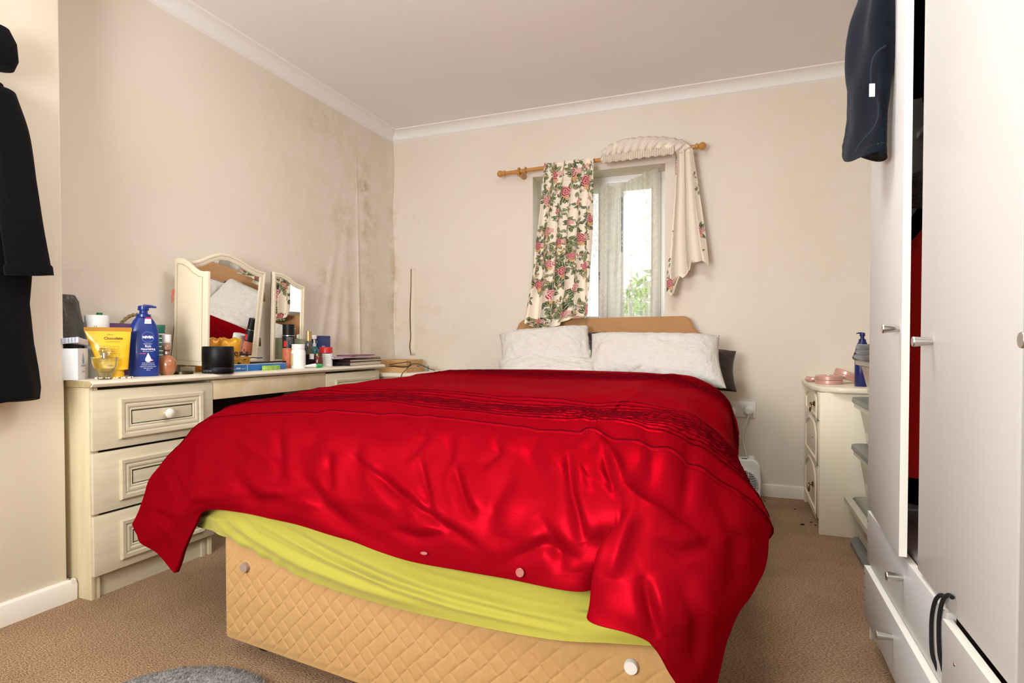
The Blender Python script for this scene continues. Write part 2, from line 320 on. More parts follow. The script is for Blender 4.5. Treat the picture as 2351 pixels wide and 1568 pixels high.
# garden beyond the window
M_leaf = mat('garden_leaves', '9BB83C', rough=.6, var=(6, .8, '6E8A2A')); M_lawn = mat('lawn', '7F9A45', rough=1, var=(3, .6, '5F7A30'))
struct(MB().box(-9, 7, 4.0, 16, -.6, -.5).build('garden_lawn', M_lawn, smooth=False, origin=(0,0,0)))
def bush(c, r, n, seed, label):
    rd = random.Random(seed); b = MB()
    for _ in range(n):
        d = Vector((rd.gauss(0,1), rd.gauss(0,1), rd.gauss(0,1))).normalized()*rd.uniform(.5, 1); p = Vector((c[0]+d.x*r[0], c[1]+d.y*r[1], c[2]+d.z*r[2]))
        a = Vector((rd.gauss(0,1), rd.gauss(0,1), rd.gauss(0,1))).normalized(); q = a.orthogonal().normalized(); l = rd.uniform(.05, .1)
        b.add([p-a*l, p+q*l*.45, p+a*l, p-q*l*.45], [(0,1,2,3)])
    t = thing('garden_bush', (c[0], c[1], -.5), label, 'bush')
    o = b.build('foliage', M_leaf, t, smooth=False); o['kind'] = 'stuff'
    MB().tube([(c[0], c[1], -.5), (c[0]+.05, c[1], c[2])], [.06, .03], 8).build('stem', mat('bark', '5A4630', rough=.9), t)
bush((-2.9, 8.2, .55), (.95, .8, 1.25), 2600, 2, 'yellow-green leafy bush outside, seen low behind the left part of the lace net')
bush((-1.15, 8.4, .6), (.7, .8, 1.3), 2200, 5, 'yellow-green leafy bush outside, seen low beside the right window jamb')
# ------------------------------------------------------------ wallpaper tear by the corner
tt = thing('torn_wallpaper_strip', (-2.208, YB-.003, .81), 'loose vertical tear in the cream wallpaper right of the damp room corner', 'wallpaper')
b = MB(); zz = np.linspace(.80, 1.42, 24); wd = [.0005+.010*math.exp(-((z-1.08)/.16)**2)+.012*math.exp(-((z-.86)/.05)**2) for z in zz]
b.loft([[(-2.212-q, YB-.0015, z), (-2.206, YB-.0015, z)] for z, q in zip(zz, wd)], caps=False, closed=False).build('bare_plaster', mat('brown_plaster', '6A4228', rough=.95), tt)
b = MB(); b.loft([[(-2.206+k*.006, YB-.001-(1-k/5)**2*w*1.3, z) for k in range(6)] for z, w in zip(zz, wd)], caps=False, closed=False)
b.build('curled_edge', M_pier, tt, solid=.0006)
# ------------------------------------------------------------ cloth print painters
def rose(col, A, B, c, r, pal, seed):
    x = A-c[0]; y = B-c[1]; d = np.hypot(x, y)/r; th = np.arctan2(y, x); rim = 1+.12*np.sin(5*th+seed)+.06*np.sin(9*th)
    m = d < rim; k = np.abs(np.sin(d*7.5+1.3*np.sin(th*3+seed)+th*.8)); dark, mid, lt = [np.array(lin(p)) for p in pal]
    cc = np.where(k[..., None] < .35, dark, np.where(k[..., None] < .72, mid, lt)); col[m] = cc[m]
def leaf(col, A, B, c, l, wd, an, cc):
    x = (A-c[0])*math.cos(an)+(B-c[1])*math.sin(an); y = -(A-c[0])*math.sin(an)+(B-c[1])*math.cos(an)
    t = x/l; m = (np.abs(t) < 1) & (np.abs(y) < wd*(1-t*t)*(1-.3*t)); vein = np.abs(y) < wd*.12
    col[m] = np.array(lin(cc)); col[m & vein] = np.array(lin('C9C9A0'))
def floral(A, B, W, H, seed, dens=9, sc=1.0):
    rd = random.Random(seed); col = np.empty(A.shape+(3,)); col[:] = lin('F3E6D2'); Q = lambda *a: rd.choice(a)
    greens = ('4C5A38', '66704A', '7C8159', '3C4A34')
    n = int(24*W*H/.6*dens)
    for k in range(n):
        c = (rd.uniform(0, W), rd.uniform(0, H))
        for j in range(rd.randint(5, 8)):
            an = rd.uniform(0, 2*PI); l = rd.uniform(.011, .021)*sc; q = (c[0]+math.cos(an)*l*1.6, c[1]+math.sin(an)*l*1.6); leaf(col, A, B, q, l, l*.42, an, Q(*greens))
        if rd.random() < .5:
            for j in range(6): rose(col, A, B, (c[0]+rd.gauss(0, .012)*sc, c[1]+rd.gauss(0, .012)*sc), .006*sc, Q(('8C8490','B9B0B8','E3DCE0'), ('9A7430','C49A4A','E2C583'), ('8E3040','C87078','EBC0B8')), j)
    m = max(2, int(15*W*H/.6*dens**.3))
    for k in range(m):
        c = ((k*.618 % 1)*W, (k+.5)/m*H+rd.uniform(-.02, .02)); r = rd.uniform(.022, .034)*sc
        for j in range(7):
            an = rd.uniform(0, 2*PI); leaf(col, A, B, (c[0]+math.cos(an)*r*1.5, c[1]+math.sin(an)*r*1.5), r*.9, r*.36, an, Q(*greens))
        rose(col, A, B, (c[0]+.3*r, c[1]+1.0*r), r*.6, ('A06A38', 'D09A58', 'EBCB95'), k); rose(col, A, B, c, r, Q(('7C1828', 'B03848', 'E3A8A4'), ('8E2436', 'C2596A', 'EDC4BC')), k)
        rose(col, A, B, (c[0]+1.2*r, c[1]-.3*r), r*.55, ('B5606A', 'DD9890', 'F2CFC2'), k+2)
    return np.concatenate([col, np.ones(A.shape+(1,))], -1)
M_print = mat('floral_cotton', 'F3E6D2', rough=.9, attr='print', bump=(400, .15, .001))
M_lining = mat('curtain_lining', 'E7DACB', rough=.9, bump=(300, .2, .001))
# ------------------------------------------------------------ curtain pole
RZ0, RZ1 = 1.998, 2.03
pl = thing('curtain_pole', (-.85, 3.62, 2.0), 'varnished pine curtain pole with ball finials above the small window', 'curtain pole')
pz = lambda x: RZ0+(x+1.44)/(1.21)*(RZ1-RZ0)
MB().tube([(-1.44, 3.62, pz(-1.44)), (-.25, 3.62, pz(-.25))], .0125, 16).build('pole', M_pine, pl)
for x, s in ((-1.44, -1), (-.25, 1)):
    MB().lathe([(.0125, 0), (.019, .004*s), (.019, .012*s), (.012, .016*s), (.017, .024*s), (.0225, .036*s), (.019, .050*s), (.009, .058*s), (.0, .06*s)], (x, 3.62, pz(x)), 'X', 20).build('finial', M_pine, pl)
for x in (-1.345, -.31):
    b = MB().lathe([(.0, .0), (.02, 0), (.02, .085), (.0, .085)], (x, 3.631, pz(x)-.01), 'Y', 20); b.tube([(x, 3.62+.02*math.cos(a), pz(x)+.02*math.sin(a)) for a in np.linspace(0, 2*PI, 20)[:-1]], .007, 8, closed=True); b.build('bracket', M_pine, pl)
for x in (-1.30, -.345): MB().tube([(x, 3.62+.019*math.cos(a), pz(x)+.019*math.sin(a)) for a in np.linspace(0, 2*PI, 20)[:-1]], .0045, 8, closed=True).build('ring', M_pine, pl)
# ------------------------------------------------------------ left floral curtain
def edge(pts, v): # pts: (v, px, py)
    P = np.array(pts, float); return np.interp(v, P[:, 0], P[:, 1]), np.interp(v, P[:, 0], P[:, 2])
def cloth_from(le, re, Y0, nu, nv, fold):
    v = np.linspace(0, 1, nv); u = np.linspace(0, 1, nu); G = np.zeros((nv, nu, 3))
    lx, ly = edge(le, v); rx, ry = edge(re, v)
    for j in range(nv):
        a = at(lx[j], ly[j], Y=Y0); c = at(rx[j], ry[j], Y=Y0); G[j] = np.array(a)[None]*(1-u[:, None])+np.array(c)[None]*u[:, None]
    U, V = np.meshgrid(u, v); G += fold(U, V); return G, U, V
def cf(U, V):
    w = 5.3*U+.25*np.sin(V*5)+.5*vnoise(U*3, V*3, 8)*V; a = .009+.017*V; d = np.zeros(U.shape+(3,))
    ph = 2*PI*w; d[..., 1] = -a*np.sin(ph)-.012*vnoise(U*18, V*2, 5)*(V < .12)-.022*V; d[..., 0] = .012*np.cos(ph)*np.sin(PI*U)
    tuck = np.exp(-((V-.86)/.05)**2); d[..., 1] -= .02*tuck*np.sin(U*PI); d[..., 2] += .012*np.sin(U*9+2)*np.clip(V-.9, 0, 1)*8*.3
    d[..., 1] -= .006*vnoise(U*9, V*12, 22)*V+.05*V**8
    return d
G, U, V = cloth_from([(0,1250,376),(.1,1249,410),(.4,1238,520),(.7,1226,630),(.92,1213,722),(1,1213,742)], [(0,1365,362),(.1,1363,400),(.4,1361,520),(.7,1357,625),(.9,1355,722),(1,1354,729)], 3.600, 230, 560, cf)
# hem droops in a curve
G[..., 2] -= (np.sin(PI*np.clip(U/.72, 0, 1))**.8*.045*np.clip((V-.8)/.2, 0, 1))
cl = grid_mb(G).build('floral_curtain', M_print, cols=floral(U*.50, V*1.05, .50, 1.05, 3), solid=.0015, ang=180)
tag(cl, 'rose and leaf print cream curtain hanging left of the lace net, draped onto the headboard', 'curtain')
# header of the curtain gathered over the pole
# ------------------------------------------------------------ right curtain thrown over the pole
tc_ = thing('knotted_curtain', at(1560, 360, Y=3.6), 'floral curtain bunched up over the right end of the pole, pale lining showing', 'curtain')
n = 150; m = 60; a = np.linspace(0, 1, n); th = np.linspace(0, 2*PI, m)
top = [(0,1381,352),(.12,1392,340),(.3,1430,322),(.5,1475,316),(.7,1520,315),(.88,1570,322),(1,1586,338)]; bot = [(0,1381,372),(.12,1395,366),(.3,1430,360),(.5,1475,356),(.7,1520,352),(.88,1560,352),(1,1586,348)]
tx, ty = edge(top, a); bx, by = edge(bot, a); G = np.zeros((n, m, 3)); U, V = np.meshgrid(th/(2*PI), a)
for i in range(n):
    p = at(tx[i], ty[i], Y=3.60); q = at(bx[i], by[i], Y=3.60); cz = (p.z+q.z)/2; rz = abs(p.z-q.z)/2+.002; x = (p.x+q.x)/2
    ry = .045*math.sin(PI*min(1, max(.06, a[i])))**.5+.008
    G[i, :, 0] = x; G[i, :, 1] = 3.60+ry*np.cos(th); G[i, :, 2] = cz+rz*np.sin(th)
fx = V*14+U*5.5
G += normals(G)*(.017*np.abs(np.sin(fx*PI*.9+2.2*vnoise(U*4, V*6, 4)))-.006+.008*(vnoise(U*8, V*9, 6)-.5))[..., None]*-1
bcol = floral(V*.3, U*.3, .3, .3, 12, 1.2); mk = (vnoise(U*3, V*7, 9, 2) > .60) | (V > .93); lc = np.array(lin('E7DACB')+(1,)); bcol[~mk] = lc
grid_mb(G).build('bunched_cloth', M_print, tc_, cols=bcol, ang=180)
a = np.linspace(0, 1, 260); rr = [(1383,366),(1430,360),(1490,352),(1548,345)]; P = catmull(np.array([tuple(at(x, y, Y=3.566)) for x, y in rr]), a*3); G = np.zeros((260, 12, 3))
for k in range(12):
    q = k/11; G[:, k] = P; G[:, k, 2] += (.5-q)*.045*(1+.15*np.sin(a*60)); G[:, k, 1] += .007*np.sin(a*2*PI*34+1.5*vnoise(a*9, q*2+a*0, 2))-.006*math.sin(PI*q)
grid_mb(G).build('gathered_heading', M_lining, tc_, solid=.001, ang=180)
def tf(U, V):
    d = np.zeros(U.shape+(3,)); ph = 2*PI*(2.6*U+.15*np.sin(V*4)); d[..., 1] = -(.012+.014*V)*np.sin(ph)-.008*vnoise(U*8, V*5, 31); d[..., 0] = .010*np.cos(ph)*np.sin(PI*U); return d
G, U, V = cloth_from([(0,1552,345),(.3,1549,450),(.6,1540,560),(.8,1531,625),(1,1529,676)], [(0,1590,340),(.3,1604,430),(.6,1619,530),(.85,1628,605),(1,1628,612)], 3.585, 130, 260, tf)
hem = np.interp(U[0], [0, .12, .22, .32, .36, .6, .62, .8, 1], [0, -.03, -.03, .06, .04, .045, .10, .08, .0]); G[..., 2] += hem[None]*np.clip((V-.6)/.4, 0, 1)**2
col = floral(U*.3, V*.85, .3, .85, 40, 1.3); edge_m = (U < .07) | (U > .87+.02*np.sin(V*20)) | (V > .93) | ((V > .86) & (U < .3)); col[~edge_m] = lc
grid_mb(G).build('hanging_tail', M_print, tc_, cols=col, solid=.0015, ang=180)
MB().tube([at(1548, 356, Y=3.56)+Vector((0, 0, 0)), at(1530, 368, Y=3.6), at(1505, 385, Y=3.75), at(1490, 400, Y=3.80)], .0012, 6).build('net_string', M_lining, tc_)
# ------------------------------------------------------------ lace net
M_lace = mat('lace_net', 'E9E4D8', rough=.9, attr='print')
def lace_nodes():
    t = M_lace.node_tree; b = t.nodes['Principled BSDF']; out = t.nodes['Material Output']; N = t.nodes.new; L = t.links.new
    a = [x for x in t.nodes if x.type == 'ATTRIBUTE'][0]; tr = N('ShaderNodeBsdfTransparent'); tl = N('ShaderNodeBsdfTranslucent'); tl.inputs[0].default_value = lin('FBF6EA')+(1,)
    m1 = N('ShaderNodeMixShader'); m1.inputs[0].default_value = .5; L(b.outputs[0], m1.inputs[1]); L(tl.outputs[0], m1.inputs[2])
    m2 = N('ShaderNodeMixShader'); L(a.outputs['Alpha'], m2.inputs[0]); L(tr.outputs[0], m2.inputs[1]); L(m1.outputs[0], m2.inputs[2]); L(m2.outputs[0], out.inputs[0])
lace_nodes()
def nf(U, V):
    d = np.zeros(U.shape+(3,)); d[..., 1] = -.014*np.sin(2*PI*(5.2*U+.2*np.sin(V*3)))-.008*np.sin(2*PI*(9*U+1)); return d
G, U, V = cloth_from([(0,1358,428),(1,1352,746)], [(0,1512,386),(1,1510,746)], 3.80, 260, 420, nf)
sag = np.interp(U[0], [0, .15, .35, .6, .82, 1], [-.0, -.018, -.035, -.03, -.004, .0]); G[..., 2] += sag[None]*(1-V)
x = U*.62; y = V*.98; al = np.full(U.shape, .62); rd = random.Random(5)
def hole(c, r, k, v, an0=0):                      # open flower shapes in the net
    d = np.hypot(x-c[0], y-c[1]); t = np.arctan2(y-c[1], x-c[0])+an0; al[d < r*(.35+.65*np.abs(np.cos(t*k/2)))] = v
al[:] = .74+.10*(vnoise(x*90, y*90, 3, 2) > .55)
clear = (x > .27) & (x < .27+.17+.02*np.abs(np.sin(y*26))) & (y > .1) & (y < .46+.03*np.abs(np.sin(x*45)))
clear |= (x > .40) & (x < .475+.012*np.abs(np.sin(y*30))) & (y > .1); clear |= (x > .165) & (x < .20) & (y > .12) & ((y < .38) | (y > .5)); clear |= (x > .02) & (x < .085) & (y > .5+.05*np.sin(x*60))
al[clear] = .22
for _ in range(46):
    c = (rd.uniform(.28, .47), rd.uniform(.1, .98)); hole(c, rd.uniform(.009, .016), 5, .6, rd.random()*3)
al[clear & (np.abs(np.sin(x*70+3*np.sin(y*22))*np.sin(y*55)) > .93)] = .7
for cx, ccy in [(.50, .25), (.50, .35), (.49, .47), (.51, .56), (.50, .66), (.51, .76), (.50, .86), (.36, .55), (.33, .66), (.36, .76), (.34, .86), (.18, .46), (.24, .62), (.08, .62), (.52, .14)]:
    hole((cx, ccy), .022, 5, .06, cx*9)
    for s in (-1, 1): leafm = ((x-cx-s*.014)/.006)**2+((y-ccy-.030)/.013)**2 < 1; al[leafm] = .06
col = np.empty(U.shape+(4,)); col[..., :3] = lin('ECE7DC'); col[..., 3] = al
ne = grid_mb(G).build('lace_net', M_lace, cols=col, ang=180); tag(ne, 'sagging white lace net curtain inside the window recess', 'net curtain')
b = MB().tube([Vector(G[0, i]) for i in range(0, 260, 6)], .0016, 6); b.build('top_wire', M_lining, ne)
# ------------------------------------------------------------ headboard, bed
hb = thing('headboard', (-.86, 3.66, 0), 'tan velour headboard with sloping shoulders behind the pillows', 'headboard')
hp = [(1150,900),(1165,800),(1176,775),(1184,757),(1190,741),(1200,734),(1240,733),(1309,731),(1426,728),(1570,725),(1580,728),(1586,737),(1592,752),(1604,763),(1620,771),(1638,779),(1645,800),(1650,900)]
pl2 = [(p.x, p.z) for p in (at(*q, Y=3.59) for q in hp)]; pl2 = pl2+[(pl2[-1][0], .3), (pl2[0][0], .3)]
MB().prism(pl2, 3.592, 3.69, lambda a, b_, d: (a, d, b_)).build('padded_board', M_velvet, hb, bevel=.016, seg=4, ang=60)
pp = [(1200,900),(1206,800),(1230,779),(1400,771),(1545,768),(1556,772),(1590,800),(1600,900)]
MB().prism([(q.x, q.z) for q in (at(*p, Y=3.56) for p in pp)], 3.575, 3.60, lambda a, b_, d: (a, d, b_)).build('inner_cushion', mat('rose_tan_velour', 'BE8E6C', rough=.9, sheen=.5, bump=(80, .3, .003)), hb, bevel=.008, seg=3, ang=60)
for x in (-1.2, -.4): MB().box(x-.03, x+.03, 3.64, 3.66, 0, .5).build('strut', M_dark, hb)
# divan base
FP = [Vector((-1.353, 1.252)), Vector((-.10, 1.097)), Vector((-.05, 3.3)), Vector((-1.37, 3.3))]
dv = thing('divan_base', (-.7, 2.2, 0), 'gold quilted divan bed base under the lime sheet', 'bed base')
b = MB(); b.prism([tuple(p) for p in FP], .05, .345, lambda x, y, z: (x, y, z)); b.build('base_body', M_divan, dv, bevel=.014, seg=3)
nu, nv = 640, 150; u = np.linspace(0, 1, nu); v = np.linspace(0, 1, nv); U, V = np.meshgrid(u, v); Lf = (FP[1]-FP[0]).length
sx = U*Lf; sz = V*.27; a = (sx+sz)/math.sqrt(2); c = (sx-sz)/math.sqrt(2); w0 = .034            # herringbone blocks, 45 degrees
i = np.floor(a/w0).astype(int); j = np.floor(c/w0).astype(int); k = (i-j) % 4
fa = a/w0-i; fc = c/w0-j
d = np.full(a.shape, 9.)
da0, da1, dc0, dc1 = fa, 1-fa, fc, 1-fc
opn = np.where(k[..., None] == 0, np.array([0,1,0,0]), np.where(k[..., None] == 1, np.array([1,0,0,0]), np.where(k[..., None] == 2, np.array([0,0,0,1]), np.array([0,0,1,0]))))  # the open side towards the other half of the block
for q, dd in enumerate((da0, da1, dc0, dc1)): d = np.minimum(d, np.where(opn[..., q] == 1, 9., dd))
puff = .0036*(1-np.exp(-d*w0/.0032))*np.clip((.24-sz)/.03, 0, 1)*np.clip(sz/.02, .3, 1)
G = np.zeros((nv, nu, 3)); dr = (FP[1]-FP[0]).normalized(); nm = Vector((dr.y, -dr.x))
G[..., 0] = FP[0].x+dr.x*sx+nm.x*(puff+.001); G[..., 1] = FP[0].y+dr.y*sx+nm.y*(puff+.001); G[..., 2] = .06+sz
G = G[:, 8:]
grid_mb(G).build('quilted_front', M_divan, dv, ang=180)
for (px, py, cn, cc) in ((1449, 1531, 'vent_button', 'E6E0D8'), (562, 1303, 'vent_button', '9C8578')):
    p0 = at(px, py, Y=1.2); 
    for _ in range(6):
        s_ = (Vector((p0.x, p0.y))-FP[0]).dot(dr); yy = FP[0].y+dr.y*s_; p0 = at(px, py, Y=yy-.008)
    MB().lathe([(0, -.006), (.012, -.006), (.0135, -.001), (.0135, .004)], p0, 'Y', 24).build(cn, mat('vent_'+cc, cc, rough=.5), dv)
for x, y in ((-1.27, 1.33), (-.12, 1.2), (-.15, 3.15), (-1.27, 3.15)):
    cs = MB().lathe([(.0, 0), (.02, 0), (.027, .008), (.027, .03), (.02, .038), (.012, .052), (0, .052)], (x, y, 0), n=20).build('castor', M_black, dv)
mt = MB(); mt.prism([(-1.33, 1.30), (-.17, 1.21), (-.17, 3.28), (-1.36, 3.28)], .347, .57, lambda x, y, z: (x, y, z))
tag(mt.build('mattress', M_sheet, bevel=.05, seg=4, ang=60), 'thick mattress wrapped in the lime sheet, hidden below the red duvet', 'mattress')
# lime sheet hanging over the foot
top = [(420,1150,1.36),(512,1120,1.27),(640,1110,1.22),(800,1110,1.19),(960,1110,1.17),(1150,1110,1.14),(1330,1130,1.16),(1500,1180,1.20),(1600,1200,1.20)]
mid = [(416,1172,1.35),(508,1178,1.25),(600,1205,1.215),(740,1250,1.19),(890,1290,1.165),(1080,1320,1.13),(1270,1340,1.095),(1420,1375,1.10),(1530,1400,1.10)]
lo1 = [(414,1183,1.34),(504,1200,1.245),(590,1240,1.21),(725,1300,1.18),(890,1355,1.145),(1075,1395,1.105),(1265,1425,1.07),(1410,1440,1.05),(1515,1450,1.04)]
hm = [(414,1195,1.33),(502,1226,1.25),(585,1268,1.22),(717,1336,1.19),(890,1391,1.155),(1075,1434,1.105),(1262,1468,1.065),(1400,1477,1.05),(1510,1484,1.04)]
rows = [[tuple(at(x, y, Y=q)+Vector((0, .06 if r_ is None else 0, 0))) for x, y, q in r_] for r_ in (top, mid, lo1, hm)]
R = catmull(np.array(rows), np.linspace(0, 3, 140)); G = catmull(np.transpose(R, (1, 0, 2)), np.linspace(0, 8, 520)).transpose(1, 0, 2)
G = creases(G, [([(512,1168),(580,1240),(700,1300),(830,1350),(960,1390)], 7, .010), ([(560,1180),(640,1225),(760,1290),(900,1350),(1050,1395),(1300,1452)], 6, .012), ([(600,1195),(720,1262),(860,1330),(1000,1375)], 6, .008),
    ([(660,1205),(800,1270),(980,1345),(1200,1405),(1400,1440)], 10, .012), ([(480,1180),(530,1230),(640,1290)], 5, .006), ([(1300,1400),(1420,1420),(1490,1450)], 6, .005), ([(760,1245),(1000,1310),(1180,1345)], 10, .004), ([(430,1180),(520,1195)], 5, .006)])
x, y = pix(G); N_ = normals(G); vv = np.linspace(0, 1, 140)[:, None]; G += N_*(.003*np.sin(x/7+3*vnoise(x/60, y/60, 3))*np.clip((vv-.75)*4, 0, 1)*np.clip((800-x)/200, 0, 1))[..., None]
sh = grid_mb(G).build('fitted_sheet', M_sheet, solid=.002, ang=180); tag(sh, 'lime green sheet bulging out below the red duvet over the foot of the bed', 'sheet')
# ------------------------------------------------------------ duvet
def P3(px, py, Y): return tuple(at(px, py, Y=Y))
rowsD = [
 [(-1.50,3.14,.50),(-1.54,3.14,.58),(-1.53,3.15,.67),(-1.44,3.16,.725),(-1.1,3.18,.735),(-.8,3.18,.735),(-.5,3.14,.735),(-.36,3.11,.73),(-.30,3.10,.728),(-.19,3.05,.708),(-.075,3.0,.64),(-.02,2.97,.55),(.0,2.93,.47)],
 [(-1.55,2.7,.42),(-1.60,2.7,.55),(-1.59,2.7,.66),(-1.47,2.7,.72),(-1.1,2.7,.73),(-.8,2.7,.728),(-.5,2.7,.725),(-.36,2.7,.72),(-.30,2.7,.715),(-.18,2.7,.695),(-.06,2.7,.62),(-.02,2.7,.52),(-.01,2.7,.42)],
 [(-1.56,2.2,.40),(-1.61,2.2,.54),(-1.59,2.2,.66),(-1.47,2.2,.715),(-1.1,2.2,.72),(-.8,2.2,.72),(-.5,2.2,.718),(-.36,2.2,.715),(-.30,2.2,.71),(-.16,2.2,.69),(-.05,2.2,.61),(-.02,2.2,.5),(-.02,2.2,.42)],
 [(-1.58,1.85,.38),(-1.62,1.85,.52),(-1.58,1.85,.65),(-1.46,1.84,.712),(-1.1,1.82,.715),(-.8,1.8,.715),(-.5,1.8,.712),(-.36,1.8,.71),(-.30,1.8,.705),(-.14,1.8,.685),(-.03,1.82,.60),(.004,1.85,.49),(.0,1.85,.42)],
 [(-1.66,1.55,.36),(-1.68,1.56,.50),(-1.63,1.58,.62),(-1.48,1.57,.695),(-1.12,1.56,.708),(-.8,1.54,.708),(-.5,1.52,.706),(-.35,1.5,.703),(-.29,1.5,.70),(-.12,1.5,.675),(-.005,1.54,.58),(.032,1.60,.47),(.028,1.60,.42)],
 [(-1.74,1.38,.34),(-1.76,1.39,.44),(-1.71,1.42,.55),(-1.54,1.42,.66),(-1.14,1.38,.692),(-.8,1.36,.695),(-.5,1.33,.692),(-.35,1.31,.69),(-.28,1.30,.688),(-.13,1.28,.66),(.005,1.33,.57),(.070,1.42,.49),(.06,1.46,.44)],
 [P3(303,1196,1.30),P3(345,1110,1.31),P3(400,1060,1.31),(-1.44,1.30,.61),(-1.12,1.26,.65),(-.8,1.225,.655),(-.5,1.19,.652),(-.35,1.165,.65),(-.28,1.15,.65),(-.16,1.12,.615),(-.02,1.13,.54),P3(1762,1262,1.30),P3(1750,1285,1.34)],
 [P3(318,1228,1.27),P3(372,1158,1.25),P3(430,1112,1.24),P3(560,1075,1.225),P3(760,1090,1.185),P3(955,1120,1.145),P3(1170,1140,1.10),P3(1345,1145,1.07),P3(1420,1150,1.065),P3(1500,1170,1.045),P3(1640,1290,1.07),P3(1737,1335,1.2),P3(1718,1345,1.26)],
 [P3(352,1268,1.25),P3(400,1190,1.225),P3(455,1140,1.215),P3(600,1130,1.195),P3(770,1165,1.155),P3(945,1210,1.115),P3(1160,1245,1.065),P3(1340,1262,1.04),P3(1418,1250,1.05),P3(1392,1262,1.005),P3(1590,1390,1.0),P3(1690,1415,1.11),P3(1680,1432,1.17)],
 [P3(402,1315,1.24),P3(440,1222,1.235),P3(480,1172,1.225),P3(640,1190,1.19),P3(790,1232,1.155),P3(950,1286,1.12),P3(1180,1330,1.065),P3(1330,1358,1.035),P3(1410,1348,1.06),P3(1352,1422,.985),P3(1490,1475,.96),P3(1590,1600,1.0),P3(1638,1600,1.08)],
]
R0 = np.array(rowsD)
sv = np.concatenate([np.linspace(0, .25, 40), np.linspace(.25, 3, 150)[1:], np.linspace(3, 5, 120)[1:], np.linspace(5, 9, 330)[1:]])
G = catmull(R0, sv); G = catmull(np.transpose(G, (1, 0, 2)), np.linspace(0, 12, 620)).transpose(1, 0, 2)
tv = np.linspace(0, 12, 620); SS, TT = np.meshgrid(sv, tv, indexing='ij')
N_ = normals(G)
if N_[150, 310, 2] < 0: flip = -1
else: flip = 1
puffy = .022*(vnoise(TT*.9, SS*1.1, 31, 1)-.5)+.006*(vnoise(TT*2.2, SS*2.4, 41, 1)-.5)
G = G+N_*flip*(puffy*np.clip(SS*2, .3, 1))[..., None]
CRS = [([(639,965),(643,1040),(646,1105)],9,.016),([(782,1029),(880,1105),(978,1179),(1100,1259)],9,.014),([(761,1035),(756,1080),(764,1130)],8,.013),([(955,955),(978,1004),(929,1060)],8,.012),
 ([(962,1040),(975,1110),(996,1190)],8,.015),([(1046,1060),(1050,1110),(1072,1180)],8,.014),([(496,987),(576,1029),(645,1075)],9,-.010),([(434,1010),(424,1090),(432,1161)],12,.016),([(524,1075),(560,1120),(600,1170)],14,.016),
 ([(681,1071),(744,1160),(830,1230)],14,.016),([(392,1070),(408,1115),(422,1158)],8,.012),([(1036,985),(1034,1040),(1019,1094)],9,.010),([(1047,1075),(1065,1130),(1090,1195)],11,.014),([(1140,1000),(1146,1040),(1100,1075)],8,.011),
 ([(1304,1025),(1312,1130),(1342,1245)],9,.018),([(1384,1020),(1395,1070),(1412,1130)],8,.016),([(1330,960),(1375,1010),(1425,1090)],13,-.016),([(1475,1318),(1490,1390),(1512,1470)],12,.018),([(1584,1000),(1580,1100),(1568,1190)],12,.010),
 ([(1180,1080),(1130,1160),(1120,1230)],16,.014),([(870,1060),(900,1130),(940,1200)],14,.012),([(830,990),(815,1060),(835,1120)],12,.010),([(700,1120),(640,1150),(560,1150)],14,.010),([(1230,1180),(1280,1250),(1290,1320)],14,.012),
 ([(1445,1080),(1440,1200),(1400,1330)],14,-.010),([(1500,1240),(1560,1270),(1640,1250)],12,.010),([(1560,1330),(1600,1420),(1600,1540)],14,.014),([(1640,1130),(1690,1230),(1680,1380)],14,.012),([(1160,1290),(1250,1250),(1340,1290)],12,.010),
 ([(900,1215),(960,1235),(1040,1225)],10,.010),([(720,930),(735,985),(700,1040)],14,.010),([(860,940),(880,985),(870,1030)],14,.008),([(1240,980),(1220,1040),(1250,1100)],14,.010),([(1480,960),(1500,1040),(1490,1120)],14,.009),([(560,960),(540,1010),(570,1060)],14,.008),
 ([(330,1200),(360,1180),(400,1200)],9,.010),([(360,1215),(385,1255),(402,1300)],8,.010),([(1120,905),(1200,930),(1300,935)],8,.008),([(1290,945),(1340,952),(1400,940)],9,-.010),([(1400,900),(1480,915),(1560,935)],7,.005),([(1050,880),(1180,885),(1330,905)],6,.005),([(1560,900),(1610,935),(1650,990)],10,.010)]
def creasesD(G):
    x, y = pix(G); D = np.zeros(x.shape)
    for pts, wd, dp in CRS:
        d, p = segdist(x, y, pts); env = np.sin(PI*np.clip(p, .01, .99))**.7
        wd = wd*1.25; D += env*dp*.62*(-np.exp(-(d/wd)**2)+.75*np.exp(-((d-1.9*wd)/(1.6*wd))**2)+.35*np.exp(-((d+2.2*wd)/(1.8*wd))**2))
    return D
Dd = creasesD(G)*np.clip((TT-.2)*2, 0, 1)*np.clip((11.3-TT)*1.2, 0, 1)
G = G+normals(G)*flip*Dd[..., None]
# pintucks: rows (Y on top of the bed) as row parameters, drawn up tight
tucks = [5.18]+[4.55, 4.38, 4.24, 4.12, 4.03, 3.95, 3.87, 3.80, 3.70, 3.56, 3.38, 3.2]+[1.25, 1.1, .98, .90, .83, .76, .70, .62, .52, .40]
def tuckline(s0, t, k): return s0+(.05 if s0 > 2 else .035)*np.sin(t*2.3+k)+.035*(vnoise(t*4+k*7, t*0+k, 50+int(k*3), 3)-.5)*2
Dt = np.zeros(SS.shape)
for k, s0 in enumerate(tucks):
    ln = tuckline(s0, TT, k*.35); wdt = .016 if s0 > 2 else .02
    Dt += .0045*np.exp(-((SS-ln)/wdt)**2)-.002*np.exp(-((SS-ln-2.2*wdt)/(1.5*wdt))**2)
pk = np.exp(-((SS-4.0)/.5)**2)+np.exp(-((SS-.85)/.35)**2)
Dt += pk*.006*(vnoise(TT*14, SS*9, 77, 2)-.5)
G = G+normals(G)*flip*Dt[..., None]
